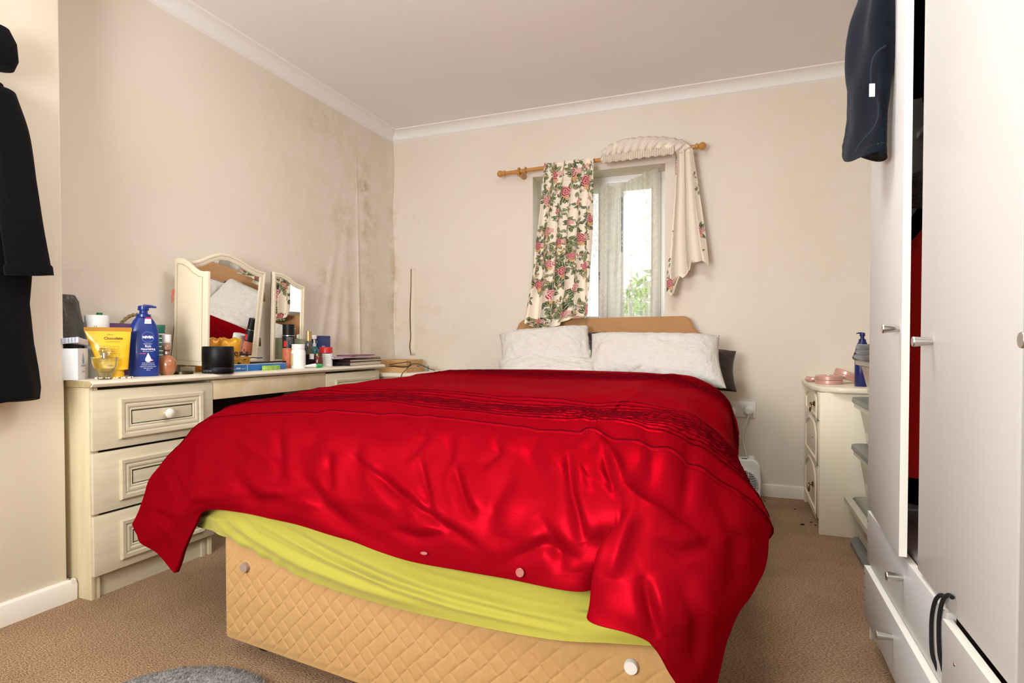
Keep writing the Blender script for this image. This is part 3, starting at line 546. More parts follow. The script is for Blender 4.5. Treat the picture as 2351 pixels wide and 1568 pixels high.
dmb = grid_mb(G); nj_, ni_ = G.shape[:2]; rj = list(range(0, nj_-1, 4))+[nj_-1]; ri = list(range(0, ni_-1, 4))+[ni_-1]
Gi = G[np.ix_(rj, ri)]-(normals(G)*flip)[np.ix_(rj, ri)]*.015; n0 = len(dmb.v); gi = grid_mb(Gi); dmb.add(gi.v, gi.f); mi = len(ri)
def hemstrip(outer, inner, step):
    for k in range(len(inner)-1):
        a_, b_ = step[k], step[k+1]; dmb.f.append(tuple(outer[a_:b_+1])+(n0+inner[k+1], n0+inner[k]))
hemstrip([i_ for i_ in range(ni_)], [k for k in range(mi)], ri); hemstrip([(nj_-1)*ni_+i_ for i_ in range(ni_)], [(len(rj)-1)*mi+k for k in range(mi)], ri)
hemstrip([j_*ni_ for j_ in range(nj_)], [k*mi for k in range(len(rj))], rj); hemstrip([j_*ni_+ni_-1 for j_ in range(nj_)], [k*mi+mi-1 for k in range(len(rj))], rj)
dv2 = dmb.build('duvet', M_satin, ang=180)
tag(dv2, 'crimson satin duvet with rows of pintucks spread over the whole bed', 'duvet')
Ng = normals(G)*flip; soff = wloc(dv2)
for k, s0 in enumerate(tucks):
    pts = []
    tt_ = np.arange(4 if s0 < 4.8 else 30, 610, 2)
    for i in tt_:
        s = float(tuckline(s0, np.array([tv[i]]), k*.35)[0]); j = int(np.clip(np.searchsorted(sv, s), 1, len(sv)-2)); f_ = (s-sv[j-1])/(sv[j]-sv[j-1])
        pts.append(Vector(G[j-1, i]*(1-f_)+G[j, i]*f_+Ng[j, i]*.0006))
    MB().tube(pts, 0.0014 if s0 > 2 else .0019, 5).build('pintuck_shade', M_tuck, dv2, ang=180)  # dark tube along each tuck, its thin shadow painted in
def on_duvet(px, py):
    x, y = pix(G[260:]); d = (x-px)**2+(y-py)**2; j, i = np.unravel_index(np.argmin(d), d.shape); return Vector(G[260+j, i]), Vector(Ng[260+j, i])
M_btn = mat('pearl_button', 'A8625C', rough=.25, coat=.5)
for px, py, fl in ((977, 1268, .4), (1196, 1312, 1)):
    p, nn = on_duvet(px, py); q = Vector((0, -1, .15)).to_track_quat('Z', 'Y').to_matrix()
    b = MB()
    for prf in ([(.0, .0), (.008, .0), (.0085, .002), (.007, .0028), (.006, .002), (0, .002)],):
        t_ = MB().lathe(prf, (0,0,0), n=20, sy=fl); b.add([p+Vector((0, -.005, 0))+q@Vector(v) for v in t_.v], t_.f)
    for s in (-1, 1):
        for r in (-1, 1):
            t_ = MB().lathe([(.0, .002), (.0011, .0026), (0, .003)], (s*.002, r*.002*fl, 0), n=6); b.add([p+Vector((0, -.005, 0))+q@Vector(v) for v in t_.v], t_.f)
    b.build('button', M_btn, dv2)
# ------------------------------------------------------------ pillows
def pillow(name, corners, thick, m, label, seed, wr=1.0, wrinkles=(), parent=None):   # corners TL TR BR BL in metres
    n, k = 110, 80; u = np.linspace(0, 1, n); v = np.linspace(0, 1, k); U, V = np.meshgrid(u, v); c = [np.array(q) for q in corners]
    mid = ((1-V)[..., None]*((1-U)[..., None]*c[0]+U[..., None]*c[1])+V[..., None]*((1-U)[..., None]*c[3]+U[..., None]*c[2]))
    cen = mid.mean((0, 1)); pin = 1-.05*(np.sin(PI*U)*(np.abs(2*V-1)**2)+np.sin(PI*V)*(np.abs(2*U-1)**2)); mid = cen+(mid-cen)*pin[..., None]
    nn = np.cross(c[1]-c[0], c[3]-c[0]); nn = nn/np.linalg.norm(nn)
    if nn[1] > 0: nn = -nn
    prof = (np.clip(1-(2*U-1)**4, 0, 1)*np.clip(1-(2*V-1)**4, 0, 1))**.55
    w1 = wr*(.012*(vnoise(U*9, V*7, seed, 4)-.5)*2+.004*(vnoise(U*30, V*22, seed+5, 2)-.5)); edgew = wr*.010*np.sin(U*60+seed)*np.exp(-np.minimum(np.minimum(U, 1-U), np.minimum(V, 1-V))/.05)
    front = mid+nn*((thick*prof*.62+w1*prof)+edgew*.3)[..., None]; back = mid-nn*(thick*prof*.38)[..., None]
    if wrinkles: front = creases(front, wrinkles, 1 if normals(front)[40, 50]@nn > 0 else -1)
    b = grid_mb(front); b2 = grid_mb(back); b.add(b2.v, b2.f)
    o = b.build(name, m, parent, ang=180, origin=tuple(cen)); me = o.data; bm = bmesh.new(); bm.from_mesh(me); bmesh.ops.remove_doubles(bm, verts=bm.verts, dist=.0025); bmesh.ops.recalc_face_normals(bm, faces=bm.faces); bm.to_mesh(me); bm.free()
    if not parent: tag(o, label, 'pillow')
    return o
def cs(*q): return [tuple(at(x, y, Y=Y)) for x, y, Y in q]
pillow('pillow', cs((1182,764,3.50),(1392,762,3.52),(1395,850,3.42),(1178,850,3.42)), .08, M_brown, 'dark brown pillow standing behind the left white pillow', 3, .5)
pillow('pillow', cs((1400,772,3.52),(1690,806,3.50),(1692,900,3.34),(1400,880,3.40)), .10, M_brown, 'dark brown pillow poking out right of the right white pillow', 9, .6)
pillow('pillow', cs((1144,826,3.36),(1372,826,3.38),(1385,880,3.20),(1140,884,3.20)), .12, M_pillow, 'white pillow lying flat under the left white pillow', 21)
pillow('pillow', cs((1146,768,3.47),(1350,748,3.48),(1368,862,3.33),(1150,846,3.32)), .15, M_pillow, 'white crinkled pillow leaning on the left half of the headboard', 31, 1, [([(1250,822),(1300,842),(1345,862)],4,.01),([(1335,760),(1338,800),(1350,840)],5,.008),([(1290,825),(1320,850)],3,.006)])
tr = MB().obox(at(1352,850,Y=3.40), .03, .05, .12, .1).build('green_packet', mat('green_white_print', '8FA83C', rough=.5, var=(40, 1, 'E6E6D8')), bevel=.006); tag(tr, 'green and white packet wedged between the two white pillows', 'packet')
pillow('pillow', cs((1358,766,3.46),(1652,770,3.42),(1668,892,3.20),(1342,872,3.30)), .16, M_pillow, 'white crinkled pillow leaning on the right half of the headboard', 47, 1, [([(1440,862),(1480,835),(1503,820)],4,.008),([(1375,780),(1362,820),(1352,862)],5,.009)])
# ------------------------------------------------------------ dressing table
ZT = .757; DX = -2.05; DY0, DY1 = 1.357, 3.07
dt = thing('dressing_table', (-2.2, 2.2, 0), 'cream laminate dressing table with two drawer pedestals and a kneehole along the left wall', 'dressing table')
prf = [(0, ZT-.024), (.012, ZT-.024), (.020, ZT-.019), (.023, ZT-.012), (.020, ZT-.004), (.010, ZT)]
rings = [[(XL+.012, y, ZT-.024), (DX, y, ZT-.024)]+[(DX+a, y, z) for a, z in prf]+[(XL+.012, y, ZT)] for y in (DY0-.012, DY1+.03)]
MB().loft(rings).build('table_top', M_top, dt, ang=40)
MB().add([(XL+.012, DY0-.0135, ZT-.0235), (DX+.008, DY0-.0135, ZT-.0235), (DX+.02, DY0-.0135, ZT-.012), (DX+.008, DY0-.0135, ZT-.002), (XL+.012, DY0-.0135, ZT-.002)], [(0,1,2,3,4)]).build('worn_edge', mat('worn_edge_band', 'BFAE84', rough=.7, var=(30, .9, '8E7A50')), dt, smooth=False, solid=.001)
def mould(parent, y0, y1, z0, z1, X, m=M_cream, s=1):
    f = lambda a, c, h: (X-.004+h*s, a, c)
    b = MB(); b.sweep([(y0, z0), (y1, z0), (y1, z1), (y0, z1)], [(0, 0), (0, .012), (.004, .015), (.016, .013), (.019, .009), (.023, .009), (.026, .011), (.033, .010), (.037, .0065), (.041, .0065), (.043, .008), (.047, .004), (.05, .004)], f)
    return b.build('moulding', m, parent, ang=25)
def knob(parent, x, y, z, m, sx=-1):
    b = MB().lathe([(.0, .034), (.008, .033), (.016, .029), (.019, .023), (.016, .016), (.009, .011), (.007, 0)], (x, y, z), 'X', 24); return b.build('knob', m, parent)
M_knob = mat('cream_ceramic', 'F0E9DC', rough=.15, coat=.5)
zr = [(.514, .722), (.297, .505), (.083, .288)]
for y0, y1, side in ((DY0+.016, 1.852, 0), (2.572, DY1, 1)):
    MB().box(XL+.015, DX-.018, y0, y0+.014, 0, ZT-.026).build('side_panel', M_creamv, dt, smooth=False)
    MB().box(XL+.015, DX-.018, y1-.014, y1, 0, ZT-.026).build('side_panel', M_creamv, dt, smooth=False)
    MB().box(XL+.02, DX-.03, y0+.014, y1-.014, .0, .075).box(DX-.03, DX-.022, y1-.045, y1-.03, 0, .075).build('plinth', M_cream, dt, smooth=False)
    MB().box(XL+.02, XL+.026, y0+.014, y1-.014, .08, ZT-.026).build('back_panel', M_cream, dt, smooth=False)
    for z0, z1 in zr:
        d = MB().box(DX-.018, DX, y0+.002 if side else DY0, y1-.002, z0, z1).build('drawer', M_cream, dt, bevel=.002)
        d['label'] = 'drawer front with a raised rectangular moulding'
        mould(d, y0+.075, y1-.055, z0+.03, z1-.034, DX)
        if z0 > .5 and not side: knob(d, DX-.004, y0+.262, z0+.102, M_knob)
MB().box(XL+.015, DX-.016, DY0, DY0+.016, 0, ZT-.026).build('end_panel', M_creamv, dt, bevel=.002)
MB().box(DX-.018, DX-.002, 1.853, 2.571, .648, ZT-.028).build('kneehole_rail', M_rail, dt, bevel=.0015)
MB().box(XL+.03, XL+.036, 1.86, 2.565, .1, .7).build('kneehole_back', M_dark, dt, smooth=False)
# bedside cabinet in the damp corner
bc = thing('bedside_cabinet', (-2.1, 3.4, 0), 'low cream bedside cabinet in the room corner beyond the dressing table', 'bedside cabinet')
ZB = .70; pts = [(XL+.03, 3.13), (-1.93, 3.13), (-1.90, 3.16), (-1.80, 3.30), (-1.78, 3.5), (-1.80, YB-.02), (XL+.03, YB-.02)]
MB().prism(pts, ZB-.024, ZB, lambda x, y, z: (x, y, z)).build('cabinet_top', M_top, bc, bevel=.008, seg=3)
MB().box(XL+.04, -1.98, 3.16, YB-.03, 0, ZB-.024).build('cabinet_body', M_cream, bc, bevel=.003)
for z0, z1 in ((.46, .66), (.25, .45), (.05, .24)):
    d = MB().box(-1.98, -1.965, 3.165, YB-.035, z0, z1).build('drawer', M_cream, bc, bevel=.002); mould(d, 3.2, 3.63, z0+.025, z1-.025, -1.965)
# ------------------------------------------------------------ corner chest on the right
ch = thing('corner_chest', (.6, 3.4, 0), 'narrow cream three drawer chest with a rounded top in the right back corner', 'chest of drawers')
CX0, CYF, ZCH = .345, 3.045, .683
tp = [(CX0-.02, YB-.01), (CX0-.022, YB-.25)]+[(CX0-.022+.13*(1-math.cos(a)), 3.20-.19*math.sin(a)) for a in np.linspace(0, 1.5, 9)]+[(.85, 3.0), (.85, YB-.01)]
MB().prism(tp, ZCH-.026, ZCH, lambda x, y, z: (x, y, z)).build('chest_top', M_top, ch, bevel=.008, seg=3, ang=50)
M_ch = mat('pale_yellow_cream_laminate', 'F3E9D0', rough=.45, var=(5, .4, 'EADDBE'), streak=(6, 6, .4))
MB().box(CX0, .84, CYF, CYF+.018, 0, ZCH-.026).build('side_panel', M_ch, ch, bevel=.0015)
MB().box(CX0+.02, .84, CYF+.018, YB-.02, .04, ZCH-.03).build('carcass', M_ch, ch, smooth=False)
MB().box(CX0-.002, CX0+.018, 3.655, YB-.015, 0, ZCH-.026).build('filler_strip', M_ch, ch, smooth=False)
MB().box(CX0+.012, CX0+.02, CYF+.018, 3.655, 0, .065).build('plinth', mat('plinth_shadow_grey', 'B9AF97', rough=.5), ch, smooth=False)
for z0, z1, kn in ((.525, .655, 1), (.315, .518, 0), (.07, .308, 1)):
    d = MB().box(CX0-.002, CX0+.016, CYF+.02, 3.652, z0, z1).build('drawer', M_ch, ch, bevel=.002)
    a0, a1 = CYF+.09, 3.585; zz0, zz1 = z0+.022, z1-.02; hgt = (zz1-zz0)*.4; mid = (a0+a1)/2; hw = (a1-a0)/2
    path = [(a1, zz0), (a0, zz0)]+[(mid-hw*math.cos(t), zz1-hgt+hgt*math.sin(t)) for t in np.linspace(0, PI, 17)]
    MB().sweep(path, [(0, 0), (.002, .007), (.010, .008), (.016, .003), (.02, .0), (.035, .004), (.037, .004)][::1], lambda a, c, h: (CX0-.001-h, a, c)).build('arched_moulding', M_ch, d, ang=30)
    if kn:
        ky = 3.25 if z0 < .3 else 3.22; kz = (z0+z1)/2
        h = MB().lathe([(.012, 0), (.016, -.003), (.006, -.008), (.005, -.018)], (CX0-.003, ky, kz), 'X', 16); h.tube([(CX0-.022+.003*math.sin(t), ky+.016*math.sin(t), kz-.016+.02*math.cos(t)) for t in np.linspace(0, 2*PI, 18)[:-1]], .004, 8, closed=True); h.build('ring_pull', M_brass, d)
    else: MB().lathe([(0, -.001), (.004, -.0015), (.004, .001)], (CX0-.003, 3.29, .415), 'X', 10).build('screw_hole', M_brass, d)
# things on the chest
M_rose = mat('rose_gold_plastic', 'D9A79A', rough=.3, metal=.25, coat=.4)
def compact(px, py, Y, r, h, lab, tilt=0, closed=True):
    p = at(px, py, Y=Y); p.z = ZCH; t = thing('round_compact', p, lab, 'compact')
    def L(prf): 
        m = MB().lathe(prf, (0,0,0), n=40); R_ = Matrix.Rotation(tilt, 3, 'Y'); m.v = [tuple(p+Vector((0,0,abs(math.sin(tilt))*r))+R_@Vector(q)) for q in m.v]; return m
    L([(0, 0), (r*.95, 0), (r, .004), (r, h*.38), (r*.96, h*.44), (0, h*.44)]).build('base', M_rose, t); L([(0, h*.46), (r*.97, h*.46), (r, h*.5), (r, h*.84), (r*.93, h*.95), (r*.6, h), (0, h)]).build('lid', M_rose, t)
    if not closed: L([(0, h), (r*.55, h+.001), (r*.55, h-.002)]).build('mirror_inset', M_mirror, t)
    return t
compact(1903, 872, 3.30, .062, .045, 'flat rose gold compact with a mirrored lid at the front middle of the corner chest', 0, False)
compact(1938, 866, 3.42, .055, .045, 'rose gold compact lying tilted beside the blue pump bottle', .35)
hr = thing('gold_ring_clasp', at(1869, 872, Y=3.42)*1, 'small rose gold trinket with a glittering clasp at the left end of the corner chest', 'trinket'); hr.location.z = ZCH
p = wloc(hr); MB().tube([p+Vector((.032*math.cos(a), .025*math.sin(a), .016+.004*math.sin(3*a))) for a in np.linspace(0, 2*PI, 30)[:-1]], .011, 10, closed=True).build('band', M_rose, hr)
g = MB()
for a in np.linspace(-1, 1, 7): g.lathe([(0, -.005), (.005, 0), (0, .005)], p+Vector((.034*math.cos(a), -.03*math.cos(a), .03+.006*math.sin(a*5))), n=6)
g.build('crystals', mat('gold_crystal', 'D9C083', rough=.15, metal=1), hr, smooth=False)
def pump_bottle(name, x, y, z, h, rx, ry, m, lab, spout=1, txt=False, rz=0):
    t = thing(name, (x, y, z), lab, 'bottle'); s = h/.28; Q = Matrix.Rotation(rz, 3, 'Z')
    def el(prof, nm, mm, n=40, ex=2.6):
        rings = []
        for fx, fy, hz in prof:
            rings.append([tuple(Vector((x, y, z))+Q@Vector((math.copysign(abs(math.cos(a))**(2/ex), math.cos(a))*fx*rx, math.copysign(abs(math.sin(a))**(2/ex), math.sin(a))*fy*ry, hz*h))) for a in np.linspace(0, 2*PI, n, endpoint=False)])
        return MB().loft(rings).build(nm, mm, t, ang=50)
    el([(.93,.9,0), (1,1,.012), (1,1,.3), (1,1,.55), (.97,.97,.63), (.88,.9,.70), (.70,.78,.77), (.54,.68,.81), (.49,.62,.83)], 'bottle_body', m)
    MB().lathe([(rx*.50, .825*h), (rx*.50, .86*h), (rx*.34, .865*h), (rx*.29, .875*h), (rx*.27, .915*h)], (x, y, z), n=28).build('neck_collar', m, t)
    b = MB().lathe([(0, .915*h), (rx*.36, .915*h), (rx*.38, .93*h), (rx*.36, .975*h), (rx*.2, .985*h), (0, .985*h)], (x, y, z), n=28)
    d = Q@Vector((spout, 0, 0)); b.tube([Vector((x, y, z+.972*h)), Vector((x, y, z+.975*h))+d*rx*.5, Vector((x, y, z+.965*h))+d*rx*.85], [rx*.16, rx*.11, rx*.07], 8); b.build('pump_head', m, t); return t
p = at(1972, 876, Y=3.16); pump_bottle('pump_bottle', p.x+.012, p.y, ZCH, .255, .030, .034, mat('dark_blue_plastic', '1C2461', rough=.35), 'dark blue pump bottle at the right end of the corner chest', -1)
# storage drawers tower beside the chest
tw = thing('storage_tower', (.65, 2.7, 0), 'stack of translucent plastic storage boxes with grey lids between chest and wardrobe', 'storage boxes') if False else None
def crate(x0, x1, y0, y1, z0, z1, lab, lidz=True, lipx=.02):
    t = thing('storage_box', ((x0+x1)/2, (y0+y1)/2, z0), lab, 'storage box', None)
    def rr(o, z, r=.05): return [(cx_+r*math.cos(a), cy_+r*math.sin(a), z) for cx_, cy_, a0 in ((x1+o-r, y1+o-r, 0), (x0-o+r, y1+o-r, PI/2), (x0-o+r, y0-o+r, PI), (x1+o-r, y0-o+r, 1.5*PI)) for a in np.linspace(a0, a0+PI/2, 6)]
    MB().loft([rr(-.03, z0), rr(-.026, z0+.006), rr(0, z1-.03), rr(.006, z1-.028), rr(lipx, z1-.022), rr(lipx, z1-.002), rr(.004, z1-.001), rr(-.003, z1-.004), rr(-.022, z0+.012)], caps=False).build('tub', M_tank, t, ang=40)
    MB().loft([rr(-.022, z0+.011), rr(-.022, z0+.013)]).build('tub_floor', M_tank, t)
    if lidz: MB().loft([rr(lipx+.004, z1-.004, .055), rr(lipx+.008, z1+.002, .055), rr(lipx+.006, z1+.018, .055), rr(-.01, z1+.021), rr(-.03, z1+.012)]).build('lid', M_lid, t, ang=40)
    return t
LB = ('bottom storage box of the stack, the widest, its pale rim jutting out near the floor', 'second storage box from the floor in the stack, under a grey lid', 'third storage box from the floor in the stack beside the chest', 'topmost storage box with the grey clothes folded on it')
crate(.465, .90, 2.42, 3.005, .03, .205, LB[0], False, .028); crate(.482, .88, 2.44, 2.95, .225, .425, LB[1]); crate(.482, .88, 2.44, 2.95, .448, .630, LB[2]); crate(.482, .88, 2.44, 2.93, .655, .815, LB[3], False)
cfl = MB(); 
for z0_, x0_, y1_ in ((.195, .46, 2.99), (.0, .455, 3.0)):
    P_ = [(x0_+.05*(1-math.sin(t)), y1_-.05*(1-math.cos(t))) for t in np.linspace(PI/2, 0, 8)]
tag(MB().prism([(.47, 2.40), (.455, 2.6), (.455, 2.92), (.475, 2.995), (.53, 3.02), (.9, 3.02), (.9, 2.40)], .002, .022, lambda x, y, z: (x, y, z)).build('box_lid', M_lid, bevel=.006), 'loose grey lid lying on the carpet under the stack of storage boxes', 'lid')
n = 70; U, V = np.meshgrid(np.linspace(0, 1, n), np.linspace(0, 1, n)); 
G = np.stack([.455+.40*U, 2.44+.46*V, .835+.055*(np.sin(PI*np.clip(U*1.0+.02, 0, 1))*np.sin(PI*V))**.4+.02*vnoise(U*7, V*6, 5)+.018*np.sin(U*30+4*V)*np.exp(-U*4)], -1)
cg = grid_mb(G); G2 = G.copy(); G2[..., 2] = .818; c2 = grid_mb(G2); cg.add(c2.v, c2.f)
for k in range(3): cg.tube([(.452+.03*k, 2.45, .825+.02*k), (.447, 2.6, .826+.02*k), (.452, 2.75, .828+.02*k), (.46+.02*k, 2.88, .824+.018*k)], .013, 8)
tag(cg.build('folded_clothes', mat('charcoal_cloth', '55504E', rough=.95, sheen=.3, bump=(200, .5, .003)), ang=180), 'folded charcoal clothes piled on the topmost storage box', 'clothes')
# ------------------------------------------------------------ wardrobe
WF = .370; wr = thing('wardrobe', (.66, 1.3, 0), 'tall white three door wardrobe with drawers below, nearest door ajar', 'wardrobe'); wr['label'] = 'tall white wardrobe on the right with its far door ajar and drawers along the bottom'
WY1, WYN = 2.03, .46; H_ = 2.25
MB().box(WF, .955, WY1-.016, WY1, 0, H_).build('side_panel', M_wh, wr, bevel=.001); MB().box(WF, .955, WYN, WYN+.016, 0, H_).build('side_panel', M_wh, wr, bevel=.001)
MB().box(WF-.001, WF+.0, WY1-.0155, WY1-.0005, .0, H_).build('edge_band', M_edge, wr, smooth=False)
MB().box(WF, .955, WYN+.016, WY1-.016, H_-.016, H_).build('top_panel', M_wh, wr, smooth=False)
MB().box(.945, .955, WYN+.016, WY1-.016, .06, H_-.016).build('back_panel', M_wh, wr, smooth=False)
MB().box(WF+.005, .945, WYN+.016, WY1-.016, .384, .400).build('floor_panel', M_wh, wr, smooth=False)
MB().box(WF+.02, .945, 1.45, 1.464, .4, H_-.016).build('divider', M_wh, wr, smooth=False)
MB().box(WF+.10, .945, 1.481, WY1-.016, 1.47, 1.486).build('shelf', M_wh, wr, smooth=False)
MB().box(WF+.03, WF+.046, WYN+.016, WY1-.016, .0, .09).build('plinth', M_wh, wr, smooth=False)
def cone_handle(parent, x, y, z):
    d = MB().lathe([(0, -.034), (.0095, -.034), (.0105, -.032), (.0085, -.015), (.0065, 0)], (x, y, z), 'X', 24); o = d.build('handle', M_metal, parent, ang=30); return o
dr1 = MB(); hx, hy, th = WF-.0005, 1.992, math.radians(2.4); L1 = .455
q = lambda a, o: (hx-math.sin(th)*a-math.cos(th)*o, hy-math.cos(th)*a+math.sin(th)*o)
dr1.prism([q(0, 0), q(L1, 0), q(L1, .016), q(0, .016)], .405, H_-.002, lambda x, y, z: (x, y, z)); d = dr1.build('door', M_wh, wr, bevel=.001); d['label'] = 'far door standing ajar'
MB().prism([q(L1, .0003), q(L1+.0006, .0003), q(L1+.0006, .0157), q(L1, .0157)], .4055, H_-.003, lambda x, y, z: (x, y, z)).build('edge_band', M_edge, d, smooth=False)
hx_, hy_ = q(L1-.022, .016); cone_handle(d, hx_, hy_, .915)
for i_, (ya, yb, hk) in enumerate(((.991, 1.465, 1.435), (.478, .984, .93))):
    d = MB().box(WF-.017, WF-.001, ya, yb, .405, H_-.002).build('door', M_wh, wr, bevel=.001); cone_handle(d, WF-.017, 1.382 if i_ == 0 else .897, .885)
def drawer(y0, y1, z0, z1, out, knobs, screws):
    x = WF-out; d = MB().box(x-.016, x, y0, y1, z0, z1).build('drawer', M_wh, wr, bevel=.0012)
    if out > .01: [MB().box(x, x+.35, q_, q_+.012, z0+.02, z1-.03).build('drawer_side', M_wh, d, smooth=False) for q_ in (y0+.02, y1-.032)]
    MB().box(x-.0155, x-.0005, y0+.001, y1-.001, z1, z1+.0006).build('edge_band', M_edge, d, smooth=False)
    for ky, kz in knobs: cone_handle(d, x-.016, ky, kz)
    for sy, sz_ in screws: MB().lathe([(0, -.0012), (.003, -.001), (.0036, .0005)], (x-.016, sy, sz_), 'X', 10).build('screw_cap', M_brass, d)
drawer(1.275, 1.985, .247, .392, .002, [(1.577, .345)], [(1.972, .365), (1.972, .305)])
drawer(1.275, 1.95, .10, .242, .015, [(1.605, .192)], [(1.94, .222), (1.94, .182), (1.94, .145), (1.45, .15)])
drawer(.48, 1.266, .247, .385, .010, [(.9, .33)], [(1.20, .335), (1.20, .285)])
drawer(.48, 1.268, .10, .242, .002, [(.9, .19)], [])
for y in (WY1-.02, WYN+.02): MB().box(WF+.005, WF+.04, y-.015, y+.015, 0, .1).build('foot', M_wh, wr, bevel=.002)
# clothes seen through the gap
def hang(name, Y, x0, x1, z0, z1, m, lab, cat, seed, amp=.02):
    G = np.zeros((90, 60, 3)); a = np.linspace(0, 2*PI, 60)
    for j, zt in enumerate(np.linspace(0, 1, 90)):
        sh = (1-zt)**.0*(1-.55*math.exp(-(1-zt)*0)*0); wdt = (x1-x0)/2*(.35+.65*min(1, zt/.18)**.5); thk = .035+.02*zt
        r = 1+.16*np.sin(a*7+seed+zt*3)*min(1, zt*3)
        G[j, :, 0] = (x0+x1)/2+wdt*np.cos(a)*r; G[j, :, 1] = Y+thk*np.sin(a)*r; G[j, :, 2] = z1+(z0-z1)*zt+.01*np.sin(a*3)
    b = MB(); b.loft([[tuple(p) for p in row[:-1]] for row in G]); o = b.build(name, m, ang=180); tag(o, lab, cat); return o
M_redf = mat('bright_red_fleece', 'F01A1A', rough=.8, sheen=.3)
hang('red_coat', 1.72, .378, .80, .56, 1.22, M_redf, 'bright red coat hanging inside the wardrobe, seen through the gap of the ajar door', 'coat', 1)
hang('dark_jacket', 1.90, .43, .86, .45, 1.38, M_blackf, 'black jacket hanging deep inside the wardrobe behind the red coat', 'jacket', 2)
hang('navy_garment', 1.74, .378, .66, 1.49, 2.05, M_navy, 'dark navy garment above the shelf inside the wardrobe gap', 'clothes', 3)
hang('fur_collar', 1.74, .385, .62, 1.225, 1.31, mat('brown_fur', '4B3B25', rough=1, sheen=.5, bump=(150, 1, .02)), 'brown fur trim lying above the red coat in the wardrobe', 'clothes', 5)
MB_ = MB().tube([(.5, 1.49, 1.42), (.5, WY1-.02, 1.42)], .01, 10); MB_.build('hanging_rail', M_metal, wr)
# black looped straps
def strap(dy): 
    return [at(2170+dy, 1372, X=.347), at(2160+dy, 1366, X=.344), at(2148+dy, 1378, X=.344), at(2140+dy, 1410, X=.347), at(2138+dy, 1450, X=.347), at(2140+dy, 1500, X=.347), at(2150+dy*.8, 1530, X=.352), at(2160+dy*.6, 1560, X=.360), at(2170+dy*.5, 1590, X=.362)]
b = MB()
for dy in (0, 17): b.tube([tuple(p) for p in catmull(np.array([tuple(q) for q in strap(dy)]), np.linspace(0, 8, 50))], .0036, 10)
tag(b.build('looped_strap', mat('black_cord', '101012', rough=.9, bump=(500, .8, .002))), 'black looped cord hanging over the wardrobe drawer front', 'strap')
# navy trousers over the far door
G = np.zeros((150, 80, 3)); jt = [(0,1994,2040,-40),(.10,1990,2038,0),(.28,1972,2040,90),(.45,1958,2037,170),(.6,1951,2034,235),(.75,1945,2033,290),(.88,1936,2032,335),(1,1938,2030,362)]
JT = np.array(jt); an = np.linspace(0, 2*PI, 80)
def door_x(y): return hx-(hy-y)*math.tan(th)-.018
nj = thing('navy_trousers', at(1990, 200, Y=1.72), 'navy cotton garment slung over the top of the far wardrobe door', 'trousers')
for j, t in enumerate(np.linspace(0, 1, 150)):
    l = np.interp(t, JT[:, 0], JT[:, 1]); r = np.interp(t, JT[:, 0], JT[:, 2]); y = np.interp(t, JT[:, 0], JT[:, 3])
    pl_ = at(l, y, Y=1.80); pr_ = at(r, y-3, X=.315); pr_ = at(r, y-3, Y=1.64)
    c_ = (pl_+pr_)/2; h_ = (pr_-pl_)/2; nn = Vector((-h_.y, h_.x, 0)).normalized()
    if nn.y > 0: nn = -nn
    fold = 1+.18*np.sin(an*3+t*4)+.10*np.sin(an*5-t*9)
    for k, a_ in enumerate(an):
        p = c_+h_*math.cos(a_)+nn*(.030+.012*math.sin(t*6))*math.sin(a_)*float(fold[k]); G[j, k] = (p.x, p.y, p.z+.012*math.sin(a_*2+1)*(t > .9))
G += (normals(G)*(.006*(vnoise(np.linspace(0, 9, 150)[:, None], np.abs(np.linspace(-4, 4, 80))[None], 8)-.5))[..., None])
mx_ = np.array([[door_x(min(1.95, y)) for y in row] for row in G[..., 1]]); G[..., 0] = np.minimum(G[..., 0], mx_)
b = MB(); b.loft([[tuple(p) for p in row[:-1]] for row in G]); b.build('cloth', M_navy, nj, ang=180)
b = MB(); b.tube([tuple(p) for p in catmull(np.array([tuple(at(x_, y_, Y=1.62)) for x_, y_ in ((2034,105),(2016,118),(2003,140),(2000,185),(2012,215),(2017,260),(2005,295),(1975,330),(1964,352))]), np.linspace(0, 8, 60))], .0022, 6); b.build('seam', mat('navy_seam', '161C2B', rough=.9), nj)
MB().obox(at(2002, 222, Y=1.60), .012, .002, .03, .3).build('care_label', mat('white_label', 'F2F2F0', rough=.7), nj)
MB().box(hx-.045-.03, hx-.02, 1.64, 1.84, 1.80, H_+.03).build('upper_fold', M_navy, nj, bevel=.012, seg=3)
# ------------------------------------------------------------ coat on the pier
ct = thing('black_coat', (-2.08, 1.08, .7), 'black fleece dressing gown hanging at the left edge on the pier wall', 'coat')
sil = [(0,196),(.10,262),(.22,350),(.30,420),(.42,520),(.5,600),(.57,650),(.62,700),(.75,790),(.85,840),(.95,890),(1,915)]
sx_ = [2,25,50,60,72,76,70,64,72,82,91,90]; G = np.zeros((160, 90, 3)); an = np.linspace(0, 2*PI, 90)
for j, t in enumerate(np.linspace(0, 1, 160)):
    py = np.interp(t, [a for a, _ in sil], [y for _, y in sil]); px = np.interp(t, [a for a, _ in sil], sx_); r = at(px, py, X=-2.07); yc = .93; wd = r.y-yc
    f_ = 1+.05*np.sin(an*9+1+2*t)*min(1, t*2)+.03*np.sin(an*4+t*5)
    G[j, :, 0] = np.maximum(-2.07+(.055+.02*t)*np.sin(an)*f_, XP+.003); G[j, :, 1] = yc+wd*np.cos(an)*(1+.02*np.sin(an*7+t*9)); G[j, :, 2] = r.z+.008*np.sin(an*3)*t
b = MB(); b.loft([[tuple(p) for p in row[:-1]] for row in G]); b.build('body', M_blackf, ct, ang=180)
